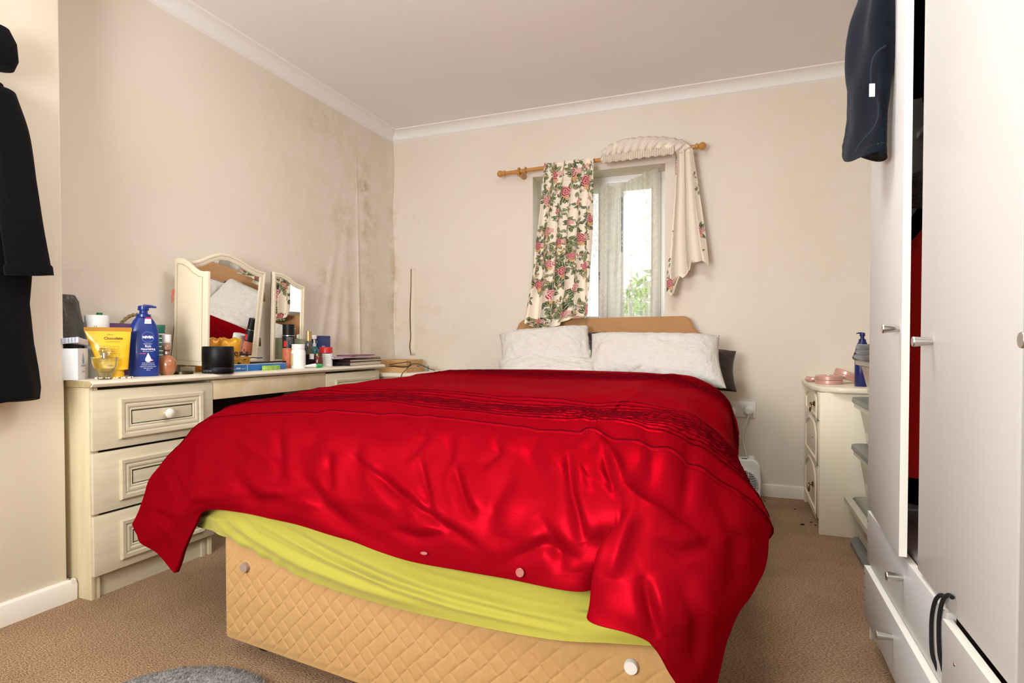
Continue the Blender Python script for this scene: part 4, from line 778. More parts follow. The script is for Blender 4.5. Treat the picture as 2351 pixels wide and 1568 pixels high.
sp_ = [at(-10, 205, X=-2.03), at(22, 300, X=-2.02), at(40, 420, X=-2.01), at(52, 520, X=-2.0), at(62, 590, X=-2.0), at(66, 632, X=-2.0)]
SP = catmull(np.array([tuple(p) for p in sp_]), np.linspace(0, 5, 40)); rings = []
for j, p in enumerate(SP):
    t = j/39; w_ = .045+.012*t+(.006 if t > .88 else 0); rings.append([(p[0]+.042*math.sin(a), p[1]+w_*math.cos(a)*(1+.05*math.sin(5*a+t*6)), p[2]+.006*math.cos(a)*t) for a in np.linspace(0, 2*PI, 40, endpoint=False)])
MB().loft(rings).build('sleeve', M_blackf, ct, ang=180)
hp_ = at(-12, 105, X=-2.06); MB().lathe([(0, -.075), (.05, -.06), (.062, -.03), (.058, .02), (.04, .055), (0, .07)], hp_, n=30, sx=.8, sy=.9).build('hood', M_blackf, ct)
MB().tube([(XP+.002, hp_.y-.03, hp_.z+.1), (XP+.05, hp_.y-.03, hp_.z+.095), (XP+.06, hp_.y-.03, hp_.z+.13)], .006, 8).build('coat_hook', M_metal, ct)
# ------------------------------------------------------------ rug, heater, socket
p = at(500, 1513, Z=.03); rc = Vector((p.x+.09, p.y-.235, 0)); rg = thing('fluffy_rug', rc, 'round grey fluffy rug on the carpet near the foot of the bed', 'rug')
M_rug = mat('grey_shag', '8F8B88', rough=1, sheen=.6, bump=(120, 1, .02), var=(60, .8, '6E6A68'))
nr, na = 40, 160; G = np.zeros((nr, na, 3)); rr_ = np.linspace(0, 1, nr)[:, None]; aa = np.linspace(0, 2*PI, na)[None]
G[..., 0] = rc.x+.26*rr_*np.cos(aa); G[..., 1] = rc.y+.24*rr_*np.sin(aa); G[..., 2] = .004+.03*(1-rr_**8)+.010*(vnoise(40+30*rr_*np.cos(aa), 40+30*rr_*np.sin(aa), 6, 3))*(1-rr_**12)
grid_mb(G).build('pile_base', M_rug, rg, ang=180)
b = MB(); rd = random.Random(3)
for _ in range(9000):
    r = math.sqrt(rd.random()); a = rd.uniform(0, 2*PI); x = rc.x+.26*r*math.cos(a); y = rc.y+.24*r*math.sin(a); z = .004+.03*(1-r**8); d = Vector((rd.gauss(0, .5)+r*math.cos(a)*.6, rd.gauss(0, .5)+r*math.sin(a)*.6, 1)).normalized()*.012; s_ = Vector((rd.gauss(0, 1), rd.gauss(0, 1), 0)).normalized()*.0022
    b.add([(x-s_.x, y-s_.y, z), (x+s_.x, y+s_.y, z), (x+d.x, y+d.y, z+d.z)], [(0, 1, 2)])
o = b.build('pile_tufts', M_rug, rg, smooth=False); o['kind'] = 'stuff'
ht = thing('fan_heater', (.02, 3.58, 0), 'small white fan heater on the carpet below the wall socket', 'heater')
M_hw = mat('white_heater_plastic', 'F0EFEA', rough=.35); hx0, hx1, hyf, hyb, hz = -.07, .115, 3.53, 3.65, .235
MB().prism([(hx0+.01, .0), (hx1-.012, .0), (hx1-.004, .02), (hx1, .12), (hx1-.008, .205), (hx1-.035, hz), (hx0+.035, hz), (hx0+.008, .205), (hx0, .12), (hx0+.004, .02)], hyf+.006, hyb, lambda a, c, d: (a, d, c)).build('casing', M_hw, ht, bevel=.008, seg=3)
cx_, cz_ = (hx0+hx1)/2, .105
MB().lathe([(0, 0), (.068, 0), (.068, .004), (0, .004)], (cx_, hyf+.002, cz_), 'Y', 40).build('fan_recess', mat('heater_dark', '23272A', rough=.6), ht)
for k in range(17):
    z = cz_-.072+k*.009; l = math.sqrt(max(.0, .074**2-(z-cz_)**2)); MB().box(cx_-l-.002, cx_+l+.002, hyf-.006, hyf+.003, z-.0016, z+.0016).build('grille_bar', M_hw, ht, smooth=False)
for x in (cx_-.025, cx_, cx_+.025): MB().box(x-.0014, x+.0014, hyf-.007, hyf+.003, cz_-.07, cz_+.07).build('grille_rib', M_hw, ht, smooth=False)
for x in (hx0+.035, hx1-.05): MB().lathe([(.02, 0), (.021, .004), (.0175, .006), (.016, .014), (0, .015)], (x, 3.585, hz), n=24).build('control_dial', M_hw, ht)
MB().obox((cx_+.005, 3.56, hz), .03, .008, .003).build('indicator', M_black, ht)
so = thing('wall_socket', (.01, YB, .5), 'white double wall socket beside the bed with plugs in it', 'socket')
MB().box(-.075, .088, YB-.009, YB, .452, .545).build('face_plate', M_hw, so, bevel=.003)
for x in (-.048, -.008, .012): MB().box(x+.01, x+.022, YB-.013, YB-.008, .513, .533).build('switch', M_hw, so, bevel=.0015)
pg = thing('power_plug', (.048, YB-.03, .49), 'white plug of the heater pushed into the right half of the wall socket', 'plug')
MB().lathe([(0, -.034), (.016, -.033), (.024, -.026), (.027, -.010), (.027, -.0)], (.048, YB-.0095, .492), 'Y', 28, sy=1).build('plug_body', M_hw, pg)
pts = [(.048, YB-.03, .468), (.046, YB-.032, .455), (.032, YB-.03, .41), (.018, YB-.028, .35), (.022, YB-.028, .30), (.036, YB-.04, .25), (.05, YB-.05, .15), (.055, YB-.052, .05)]
MB().tube([tuple(q) for q in catmull(np.array(pts), np.linspace(0, 7, 50))], .0032, 8).build('flex', M_hw, pg)
pg2 = thing('power_plug', (-.045, YB-.03, .49), 'white plug half hidden by the duvet at the left of the wall socket', 'plug')
MB().lathe([(0, -.034), (.016, -.033), (.024, -.026), (.027, -.010), (.027, -.0)], (-.045, YB-.0095, .485), 'Y', 28).build('plug_body', M_hw, pg2)
rd = random.Random(8); b = None
for k, (px, py) in enumerate(((1842, 1203), (1825, 1168), (1862, 1198), (1872, 1205), (1756, 1150))):
    q = at(px, py, Z=.004); m_ = MB().obox((q.x, q.y, .001), .02 if k == 0 else .008, .012 if k == 0 else .006, .004, rd.random()*3); tag(m_.build('fluff_speck', mat('dark_fluff_%d' % k, '3A2A22', rough=1), bevel=.001), ('larger dark crumb', 'dark speck nearest the skirting', 'dark speck right of the crumb', 'farthest right dark speck', 'dark speck by the heater foot')[k]+' on the brown carpet', 'debris')
# ------------------------------------------------------------ things on the dressing table
def base(px, X, z=None):
    p = at(px, 850, X=X); return Vector((p.x, p.y, ZT if z is None else z))
def wpx(p, n): return n*(p-Vector((0, 0, EH))).dot(Fv)/CF
def htop(px, py, X): return at(px, py, X=X).z-ZT
def face(p): return math.atan2(-p.y, -p.x)
def cyl_fn(p, r, z, phi): return lambda a, b: (p.x+(r+.0004)*math.cos(phi+a/r), p.y+(r+.0004)*math.sin(phi+a/r), z+b)
def jar(name, px, X, wd, top, prof, m, lab, cat='jar', part='body', nm=None):
    p = base(px, X); r = wpx(p, wd)/2; h = htop(px, top, X); t = thing(name, p, lab, cat)
    MB().lathe([(a*r, z*h) for a, z in prof], p, n=40).build(part, m, t, ang=40); return t, p, r, h
def add(t, p, r, h, prof, name, m, off=(0, 0)): return MB().lathe([(a*r, z*h) for a, z in prof], p+Vector((off[0], off[1], 0)), n=36).build(name, m, t, ang=40)
M_card = mat('white_carton', 'E9E9EA', rough=.6); M_purple = mat('purple_plastic', '7A4E86', rough=.4); M_gold = mat('gold_cap', 'C9A468', rough=.3, metal=.7)
M_greenp = mat('green_plastic', '1F7A45', rough=.4); M_red = mat('red_cap', 'C9242C', rough=.35); M_yel = mat('yellow_tube', 'EDB91C', rough=.35, coat=.3); M_wp = mat('white_plastic', 'EFEFEA', rough=.35)
# blue lotion pump bottle with its lettering
p = base(331, -2.13); hN = htop(331, 699, -2.13); rx = wpx(p, 60)/2; ry = .026; rzN = face(p)+PI/2
nv = pump_bottle('pump_bottle', p.x, p.y, ZT, hN, rx, ry, M_nivea, 'large royal blue pump bottle with a round white-lettered badge on the dressing table', 1, rz=rzN+.06)
Q = Matrix.Rotation(rzN+.06, 3, 'Z')
def nfn(dx, z): 
    def f(a, b):
        a_ = a+dx; k = max(0, 1-abs(a_/rx)**2.6)**(1/2.6); v = Q@Vector((a_, -ry*k-.0006, 0)); return (p.x+v.x, p.y+v.y, ZT+z+b)
    return f
def disc(c, r, fn, name, m, parent, n=32, r0=0):
    b = MB(); vs = [fn(r*math.cos(2*PI*i/n), r*math.sin(2*PI*i/n)) for i in range(n)]
    if r0: b.add(vs+[fn(r0*math.cos(2*PI*i/n), r0*math.sin(2*PI*i/n)) for i in range(n)], [(i, (i+1) % n, n+(i+1) % n, n+i) for i in range(n)])
    else: b.add(vs, [tuple(range(n))])
    return b.build(name, m, parent, smooth=False)
o_ = .012; disc(0, .0205, nfn(o_, hN*.545), 'badge_rim', mat('pale_blue_print', '8DA0CC'), nv, r0=.0196)
text('NIVEA', 'lettering', .0125, M_txtw, nv, nfn(o_, hN*.545-.0045), weight=.0007); text('Body Lotion', 'lettering', .0055, M_txtw, nv, nfn(o_, hN*.445)); text('Rich', 'lettering', .0115, M_txtw, nv, nfn(o_, hN*.405), weight=.0002)
text('Nourishing', 'lettering', .0105, M_txtw, nv, nfn(o_, hN*.367), weight=.0002); text('48h Moisture Serum', 'lettering', .0042, M_txtw, nv, nfn(o_, hN*.343)); text('48H CARE', 'lettering', .0045, mat('pink_print', 'D64A78'), nv, nfn(-.006, hN*.312), weight=.0003)
b = MB(); b.add([nfn(o_, hN*.235)(x_, y_) for x_, y_ in [(.010*math.cos(t), .010*math.sin(t)) for t in np.linspace(-PI-.4, .4, 20)]+[(.005, .014), (0, .026), (-.005, .014)]], [tuple(range(23))]); b.build('drop_mark', M_txtw, nv, smooth=False)
disc(0, .004, nfn(.024, hN*.225), 'almond_mark', mat('almond_print', 'D98B6A'), nv)
for k, s_ in enumerate(('WITH ALMOND OIL', 'INTENSIVE MOISTURE', 'HEALTHY LOOKING SKIN', 'FOR DRY SKIN', '625 ml')): text(s_, 'lettering', .0045, M_txtw, nv, nfn(o_, hN*(.18-.024*k)))
b = MB(); b.add([nfn(o_, hN*.73)(x_, y_) for x_, y_ in ((-.011, 0), (.012, 0), (.011, .018), (-.009, .018))], [(0,1,2,3)]); b.build('price_tag', mat('tag_white', 'E8E8EE'), nv, smooth=False, solid=.0006)
b = MB(); b.add([nfn(o_, hN*.73)(x_, y_-.000) for x_, y_ in ((-.0095, .018), (.011, .018), (.010, .025), (-.008, .025))], [(0,1,2,3)]); b.build('price_tag_band', mat('tag_magenta', 'B02A5E'), nv, smooth=False, solid=.0006)
text('3 FOR 2', 'lettering', .006, M_txtk, nv, nfn(o_+.001, hN*.73+.006))
# bag of dark hair behind the pier
p = base(150, -2.24); bg_ = thing('plastic_bag', p, 'clear knotted plastic bag of black cloth at the near end of the dressing table', 'bag')
rings = []; rd = random.Random(2)
for j in range(26):
    t = j/25; z = ZT+.10+t*(htop(150, 612, -2.24)-.10); w_ = np.interp(t, [0,.15,.4,.6,.72,.8,.92,1], [.06,.055,.05,.048,.03,.03,.05,.048]); c_ = (p.x+.01*math.sin(t*7), p.y+.012*t-.005)
    rings.append([(c_[0]+.8*w_*math.cos(a)*(1+.14*math.sin(a*5+t*9)), c_[1]+w_*math.sin(a)*(1+.14*math.sin(a*4-t*7)), z) for a in np.linspace(0, 2*PI, 36, endpoint=False)])
M_film = mat('clear_film', 'E4DCCB', rough=.12, alpha=.09, spec=.6); MB().loft(rings, caps=False).build('film', M_film, bg_, ang=180)
MB().loft([[(c[0]*.94+p.x*.06, c[1]*.93+p.y*.07, c[2]-.004) for c in r_] for r_ in rings[:18]]).build('dark_contents', mat('black_shiny_cloth', '08080A', rough=.45, spec=.35, bump=(60, 1, .02)), bg_, ang=180)
# white carton with raised lid
p = base(178, -2.12); cb = thing('carton', p, 'white card carton with a raised striped lid at the near end of the table', 'box')
hC = htop(180, 800, -2.12); yl, yr = at(128, 850, X=-2.12).y, at(217, 850, X=-2.12).y; ym = at(186, 850, X=-2.1).y
fp = [(-2.27, yl-.01), (-2.10, ym-.010), (-2.17, yr+.012), (-2.32, yl+.10)]
MB().prism(fp, ZT, ZT+hC, lambda x, y, z: (x, y, z)).build('carton_body', M_card, cb, bevel=.0015)
A_, B_ = Vector(fp[0]), Vector(fp[1]); C_ = Vector(fp[2]); D_ = Vector(fp[3])
up = [(A_.x, A_.y, ZT+hC+.004), (B_.x, B_.y, ZT+hC+.02), (C_.x, C_.y, ZT+hC+.008), (D_.x, D_.y, ZT+hC+.018)]
MB().loft([[(x+(x-(A_.x+C_.x)/2)*.04, y+(y-(A_.y+C_.y)/2)*.04, z) for x, y, z in up], [(x+(x-(A_.x+C_.x)/2)*.04, y+(y-(A_.y+C_.y)/2)*.04, z+.02) for x, y, z in up]]).build('lid', mat('striped_lid', 'CFD3DA', rough=.5), cb, bevel=.002)
def side_fn(a0, b0, z0, du=0):
    d = (b0-a0); L_ = d.length; d = d/L_; n_ = Vector((d.y, -d.x)); return lambda a, b: (a0.x+d.x*(L_/2+du+a)+n_.x*.0006, a0.y+d.y*(L_/2+du+a)+n_.y*.0006, z0+b)
M_gp = mat('grey_print', '9AA4B8'); M_pb = mat('pale_blue_logo', '8EA8CC'); M_rr = mat('rose_print', 'C86A7E')
for k in range(5): text('cotton buds soft and gentle care'[:26-3*(k % 3)], 'lettering', .0048, M_gp, cb, side_fn(A_, B_, ZT+hC*(.50-.09*k)))
text("Johnson's", 'lettering', .011, M_pb, cb, side_fn(B_, C_, ZT+hC*.42), weight=.0002); text('cotton buds', 'lettering', .0055, M_rr, cb, side_fn(B_, C_, ZT+hC*.24), weight=.0003)
b = MB(); f_ = side_fn(B_, C_, ZT+hC*.60); b.add([f_(x_, y_) for x_, y_ in [(.011*math.cos(t), .011*math.sin(t)) for t in np.linspace(-PI-.3, .3, 16)]+[(0, .028)]], [tuple(range(17))]); b.build('drop_mark', M_pb, cb, smooth=False)
for k in range(16):
    q0 = A_.lerp(B_, (k+.5)/16); d = (B_-A_).normalized(); n_ = Vector((d.y, -d.x)); z_ = ZT+hC+.004+.016*(k+.5)/16
    e0 = q0+n_*.0042-d*.0012; e1 = q0+n_*.0042+d*.0012; MB().add([(e0.x, e0.y, z_+.002), (e1.x, e1.y, z_+.002), (e1.x, e1.y, z_+.018), (e0.x, e0.y, z_+.018)], [(0,1,2,3)]).build('lid_stripe', M_gp, cb, smooth=False)
# purple tub behind
p = base(240, -2.30); r = wpx(p, 130)/2; h = htop(240, 742, -2.30); t = thing('purple_tub', p, 'wide purple tub standing behind the yellow tube', 'tub'); MB().lathe([(a*r, z*h) for a, z in [(0, 0), (.86, 0), (.9, .02), (1, .95), (1.02, 1), (.96, 1), (.84, .05), (0, .05)]], p, n=40, sx=.42).build('tub_body', M_purple, t, ang=40)
t2, p, r, h = jar('white_canister', 224, -2.225, 48, 724, [(0, 0), (1, 0), (1, .74), (.985, .745), (.985, .75), (1.0, .755), (1, .98), (.95, 1), (0, 1)], M_wp, 'tall white canister with barcode and black print between the bag and the yellow tube', 'canister')
for k, (s_, z_) in enumerate((('CE', .80), ('KEEP DRY', .68), ('shake well', .40), ('250 g', .35))): text(s_, 'lettering', .009 if k < 2 else .006, M_txtk, t2, cyl_fn(p, r, ZT+h*z_, face(p)-.1))
rd = random.Random(4)
for k in range(13):
    f_ = cyl_fn(p, r, ZT+h*.50, face(p)-.05); x_ = -.016+k*.0026; w_ = rd.choice((.0005, .0009, .0013)); MB().add([f_(x_, 0), f_(x_+w_, 0), f_(x_+w_, .020), f_(x_, .020)], [(0,1,2,3)]).build('barcode_bar', M_txtk, t2, smooth=False)
jar('green_bottle', 230, -2.28, 12, 718, [(0, 0), (.8, 0), (.8, .8), (1, .82), (1, 1), (0, 1)], M_greenp, 'slim bottle with a dark green cap peeping above the white canister', 'bottle')
# basket
p = base(316, -2.30); bk = thing('wicker_basket', p, 'small wicker basket whose twisted handle arches behind the blue pump bottle', 'basket')
R_ = wpx(p, 112)/2; hh = htop(305, 722, -2.3); b = MB()
for j in range(9): b.tube([p+Vector((.045*math.cos(a)*(.8+.02*j), R_*.92*math.sin(a)*(.85+.018*j), .006+j*.009+.002*math.sin(a*14+j*PI))) for a in np.linspace(0, 2*PI, 60)[:-1]], .005, 6, closed=True)
o = b.build('woven_side', mat('wicker', '9A7448', rough=.7, var=(80, .7, '5F4226')), bk, ang=180); o['kind'] = 'stuff'
arch = [p+Vector((0, -R_*math.cos(a), .06+(hh-.06)*math.sin(a)**.8)) for a in np.linspace(.02, PI-.02, 60)]
b = MB()
for s_ in (0, PI): b.tube([q+Vector((.004*math.cos(i*.9+s_), 0, .004*math.sin(i*.9+s_))) for i, q in enumerate(arch)], .0046, 6)
b.build('twisted_handle', mat('twisted_cane', 'A98A60', rough=.7, var=(120, .9, '5E4630')), bk, ang=180)
# yellow tube
p = base(262, -2.12); yt = thing('cream_tube', p, 'yellow cream tube with a wide crimped end standing on its cap', 'tube'); hY = htop(262, 753, -2.12); W0 = wpx(p, 88)/2; ph = face(p); ax = Vector((-math.sin(ph), math.cos(ph), 0)); nn = Vector((math.cos(ph), math.sin(ph), 0)); rings = []
for t in np.linspace(0, 1, 24):
    w_ = W0*(.62+.38*t); d_ = .024*(1-t**1.6)+.0015; c_ = p+Vector((0, 0, .03+t*(hY-.042)))-ax*(.016*t)
    rings.append([tuple(c_+ax*w_*math.cos(a)+nn*d_*math.sin(a)*(1+.05*math.sin(t*20+a*3))) for a in np.linspace(0, 2*PI, 40, endpoint=False)])
MB().loft(rings).build('tube_body', M_yel, yt, ang=60)
c_ = p+Vector((0, 0, hY-.012))-ax*.016; MB().loft([[tuple(c_+ax*x_*W0*1.03+nn*y_*.0022+Vector((0, 0, z_))) for x_, y_ in ((-1,-1),(1,-1),(1,1),(-1,1))] for z_ in (0, .014)]).build('crimped_end', mat('amber_crimp', 'B97F16', rough=.4), yt)
MB().loft([[tuple(p+ax*w_*math.cos(a)+nn*w_*.8*math.sin(a)+Vector((0, 0, z_))) for a in np.linspace(0, 2*PI, 30, endpoint=False)] for z_, w_ in ((0, .030), (.002, .032), (.03, .030), (.032, .028))]).build('cap', mat('yellow_cap', 'D9A61A', rough=.35), yt, ang=40)
def yfn(dx, z):
    def f(a, b):
        t = (z+b-.03)/(hY-.042); w_ = W0*(.62+.38*t); d_ = .024*(1-max(0, t)**1.6)+.0015; u_ = a+dx; k = math.sqrt(max(0, 1-(u_/w_)**2)); v = p+ax*(u_-.016*t)+nn*(d_*k*1.06+.0014); return (v.x, v.y, ZT+z+b)
    return f
M_br = mat('brown_print', '5E3A10')
text('Palmers', 'lettering', .006, M_br, yt, yfn(.004, hY*.86)); text('Chocolate', 'lettering', .0135, M_br, yt, yfn(.012, hY*.77), weight=.0003); text('cocoa butter formula', 'lettering', .005, M_br, yt, yfn(.010, hY*.72))
for k in range(9): text('moisturising body cream with cocoa butter'[:36-2*(k % 4)], 'lettering', .0043, M_br, yt, yfn(-.006, hY*(.63-.035*k)))
text('200 g', 'lettering', .007, M_br, yt, yfn(-.01, hY*.25))
# glass perfume flask, beads, brown scent bottle
p = base(240, -2.10); gl = thing('perfume_flask', p, 'clear half-moon glass scent flask in front of the yellow tube', 'perfume bottle'); W0 = wpx(p, 50)/2; h = htop(240, 822, -2.10)
rings = []
for t in np.linspace(0, 1, 14):
    w_ = W0*math.sin(.35+t*1.25)**.8; rings.append([tuple(p+ax*w_*math.cos(a)+nn*.016*math.sin(a)*(.6+.4*t)+Vector((0, 0, .004+t*h))) for a in np.linspace(0, 2*PI, 32, endpoint=False)])
MB().loft(rings).build('glass_body', M_glass, gl, ang=50)
MB().loft([[tuple(p+(Vector(q)-p)*.86) for q in r_] for r_ in rings[1:8]]).build('perfume', mat('pale_perfume', 'E9DCA8', rough=.05, trans=.8, ior=1.35), gl, ang=50)
add(gl, p, .007, h, [(1, 1.0), (1, 1.25), (0, 1.25)], 'spray_collar', M_metal); MB().lathe([(0, 1.1*h), (.014, 1.12*h), (.018, 1.3*h), (.014, 1.5*h), (0, 1.52*h)], p, n=24).build('glass_stopper', M_glass, gl)
bd = thing('bead_bracelet', base(262, -2.07), 'string of white and gold beads lying in front of the glass flask', 'bracelet'); q0 = base(262, -2.085); M_b1 = mat('white_bead', 'EFEBDD', rough=.2); M_b2 = mat('gold_bead', '8F7A3A', rough=.3, metal=.6)
for k in range(44):
    a = 2*PI*k/44; c_ = q0+ax*(wpx(q0, 72)/2*math.cos(a))+nn*(.018*math.sin(a)+.003*math.sin(5*a)); s_ = .0034
    MB().lathe([(0, 0), (s_, s_*.6), (s_, s_*1.2), (0, s_*1.9)], c_, n=8).build('bead', M_b1 if k % 3 else M_b2, bd)
p = base(383, -2.13); pf = thing('perfume_bottle', p, 'round amber brown scent bottle with a white cap right of the blue pump bottle', 'perfume bottle'); r = wpx(p, 44)/2; h = htop(383, 768, -2.13)
MB().lathe([(0, 0), (r*.55, 0), (r*.85, h*.08), (r, h*.22), (r*.95, h*.33), (r*.7, h*.44), (r*.35, h*.49), (r*.28, h*.52)], p, n=40, sy=.9).build('amber_globe', mat('amber_frosted', 'A86A45', rough=.25, coat=.5), pf)
add(pf, p, r, h, [(.30, .50), (.40, .52), (.40, .58), (.30, .6)], 'silver_collar', M_metal); add(pf, p, r, h, [(.22, .58), (.42, .63), (.44, .70), (.28, .76), (.2, .78)], 'neck_ball', mat('copper_ball', '9A5433', rough=.15, metal=.5)); add(pf, p, r, h, [(0, .80), (.38, .80), (.42, .97), (.4, 1), (0, 1)], 'cap', M_wp); add(pf, p, r, h, [(.2, .6), (.46, .63), (.46, .80), (.42, .82)], 'clear_overcap', mat('thin_film_cap', 'E9D9C9', rough=.1, alpha=.25))
t, p, r, h = jar('striped_pot', 366, -2.27, 24, 746, [(0, 0), (.95, 0), (1, .02), (1, .9), (1.05, .91), (1.05, 1), (0, 1)], mat('teal_green_pot', '2F7A66', rough=.5), 'teal green pot striped white, just right behind the blue pump bottle', 'pot')
for k in range(9): MB().lathe([(r*1.003, h*(.12+.085*k)), (r*1.01, h*(.125+.085*k)), (r*1.003, h*(.14+.085*k))], p, n=36).build('white_stripe', M_wp, t)
p = base(420, -2.13); MBl = MB().lathe([(0, .002), (wpx(p, 43)/2, .0), (wpx(p, 43)/2, .011), (wpx(p, 40)/2, .012), (wpx(p, 38)/2, .009), (0, .009)], p, n=40); tag(MBl.build('jar_lid', mat('dark_lid_gold', '3A3420', rough=.3, metal=.5), ang=30), 'upturned dark round jar lid lying between the brown scent bottle and the speaker', 'lid')
p = base(241, -2.05); tag(MB().tube([p-ax*.020+Vector((0,0,.002)), p+Vector((0,0,.0025)), p+ax*.019+Vector((0,0,.002))], [.0015, .0022, .0015], 8).build('kirby_grip', mat('dark_brown_metal', '3B2B20', rough=.4)), 'small dark hair grip at the front edge of the dressing table', 'hair grip')
# ---- mirror
TM = math.radians(8); nM = Vector((math.cos(TM), 0, -math.sin(TM))); uM = Vector((math.sin(TM), 0, math.cos(TM)))
mr = thing('dressing_mirror', (-2.28, 2.1, ZT), 'cream three-part dressing mirror with an arched top, its left wing folded forward', 'mirror'); O_ = Vector((-2.305, 0, ZT+.035))
def mfn(a, c, h): v = O_+uM*c+nM*h; return (v.x, v.y+a, v.z)
def inv(px, py):                                  # photograph point to mirror plane (Y, up)
    r_ = Fv+Rv*((px-CX)/CF)+Uv*((CY-py)/CF); k = (O_-Vector((0, 0, EH))).dot(nM)/r_.dot(nM); P_ = Vector((0, 0, EH))+r_*k; return (P_.y, (P_-O_).dot(uM))
tops = [inv(*q) for q in ((610,625),(592,621),(574,611),(553,597),(527,584),(506,581),(482,587),(462,596),(445,600))]
yR, yL = tops[0][0], 1.872; out = [(yL, 0), (yR, 0)]+tops+[(yL, tops[-1][1])]
M_mf = mat('cream_mirror_frame', 'ECDFC4', rough=.35)
def frame_panel(path, wd, name, fn, par):
    b = MB(); b.sweep(path, [(0, -.016), (0, .002), (.003, .005), (.010, .005), (.014, .002), (wd-.004, .002), (wd, .0), (wd, -.006)], fn); b.build(name, M_mf, par, ang=30)
    b = MB(); b.prism(path, -.0165, -.012, fn); b.build(name.replace('frame', 'backing'), M_mf, par, smooth=False)
    n_ = len(path); ins = []
    for i in range(n_):
        a_, b_, c_ = Vector(path[i-1]), Vector(path[i]), Vector(path[(i+1) % n_]); t1 = (b_-a_).normalized(); t2 = (c_-b_).normalized(); n1 = Vector((-t1.y, t1.x)); n2 = Vector((-t2.y, t2.x)); m_ = n1+n2; ins.append(b_+m_/max(m_.dot(n1), .25)*(wd-.001))
    b = MB(); b.add([fn(q.x, q.y, -.004) for q in ins], [tuple(range(n_))]); b.build('mirror_glass', M_mirror, par, smooth=False)
frame_panel(out, .030, 'centre_frame', mfn, mr)
# right wing
T2 = math.radians(2); n2_ = Vector((math.cos(T2), -.03, -math.sin(T2))).normalized(); u2 = Vector((math.sin(T2), 0, math.cos(T2))); O2 = Vector((-2.285, 0, ZT+.02))
def inv2(px, py):
    r_ = Fv+Rv*((px-CX)/CF)+Uv*((CY-py)/CF); k = (O2-Vector((0, 0, EH))).x/r_.x; P_ = Vector((0, 0, EH))+r_*k; return (P_.y, P_.z-O2.z)
def m2(a, c, h): return (O2.x+u2.x*c+h+.03*(a-2.34), a, O2.z+c)
w2 = [inv2(*q) for q in ((691,658),(681,655),(668,648),(655,636),(640,628),(621,624))]; a0 = w2[-1][0]; frame_panel([(a0, 0), (w2[0][0], 0)]+w2, .022, 'right_wing_frame', m2, mr)
# left wing: stands along the centre normal
WW = .192; wt = [(0, .455), (.02, .460), (.045, .458), (.08, .443), (.110, .420), (.140, .405), (.165, .402), (WW, .402)]
def wfn(a, c, h): return (O_.x+.008+a+c*.03, yL-.004+h, O_.z+c-a*.035)
lp = [(0, .0), (WW, .0)]+[(a, c) for a, c in wt[::-1]]
b = MB(); b.prism(lp, 0, .016, wfn); b.build('left_wing_board', M_mf, mr, bevel=.003, seg=3)
b = MB(); gp = [(.018, .02), (WW-.028, .02)]+[(max(.018, min(WW-.028, a)), c-.024) for a, c in wt[::-1]]; b.tube([wfn(a, c, -.0003) for a, c in gp], .0011, 6, closed=True); b.build('routed_groove', mat('groove_shade', 'A5905F', rough=.8), mr)
b = MB(); b.add([wfn(a, c, .0165) for a, c in [(.02, .025), (WW-.02, .025), (WW-.02, .37), (.12, .385), (.02, .43)]], [(0,1,2,3,4)]); b.build('mirror_glass', M_mirror, mr, smooth=False)
MB().box(-2.335, -2.255, 1.93, 2.5, ZT, ZT+.022).build('stand_foot', M_mf, mr, bevel=.004); MB().box(-2.33, -2.312, 1.95, 2.3, ZT+.02, ZT+.12).build('stand_back', M_mf, mr, bevel=.003)
for z_ in (.10, .33):
    q = mfn(yR+.004, z_, .002); MB().box(q[0]-.004, q[0]+.004, q[1]-.006, q[1]+.006, q[2]-.022, q[2]+.022).build('hinge', M_brass, mr, bevel=.001)
hb_ = thing('hair_band', wfn(.004, .30, -.01), 'knotted coral red hair tie hooked on the left wing of the mirror', 'hair tie'); q = Vector(wfn(.0, .315, -.008)); M_co = mat('coral_cord', 'D06A55', rough=.7)
b = MB(); b.tube([q+Vector((.004*math.cos(a), .003, .010*math.sin(a))) for a in np.linspace(0, 2*PI, 18)[:-1]], .0022, 6, closed=True); b.tube([q, q+Vector((.002, -.004, -.02)), q+Vector((-.002, -.002, -.05))], .002, 6); b.tube([q, q+Vector((.006, -.003, -.02)), q+Vector((.004, -.002, -.042))], .002, 6); b.build('cord', M_co, hb_)
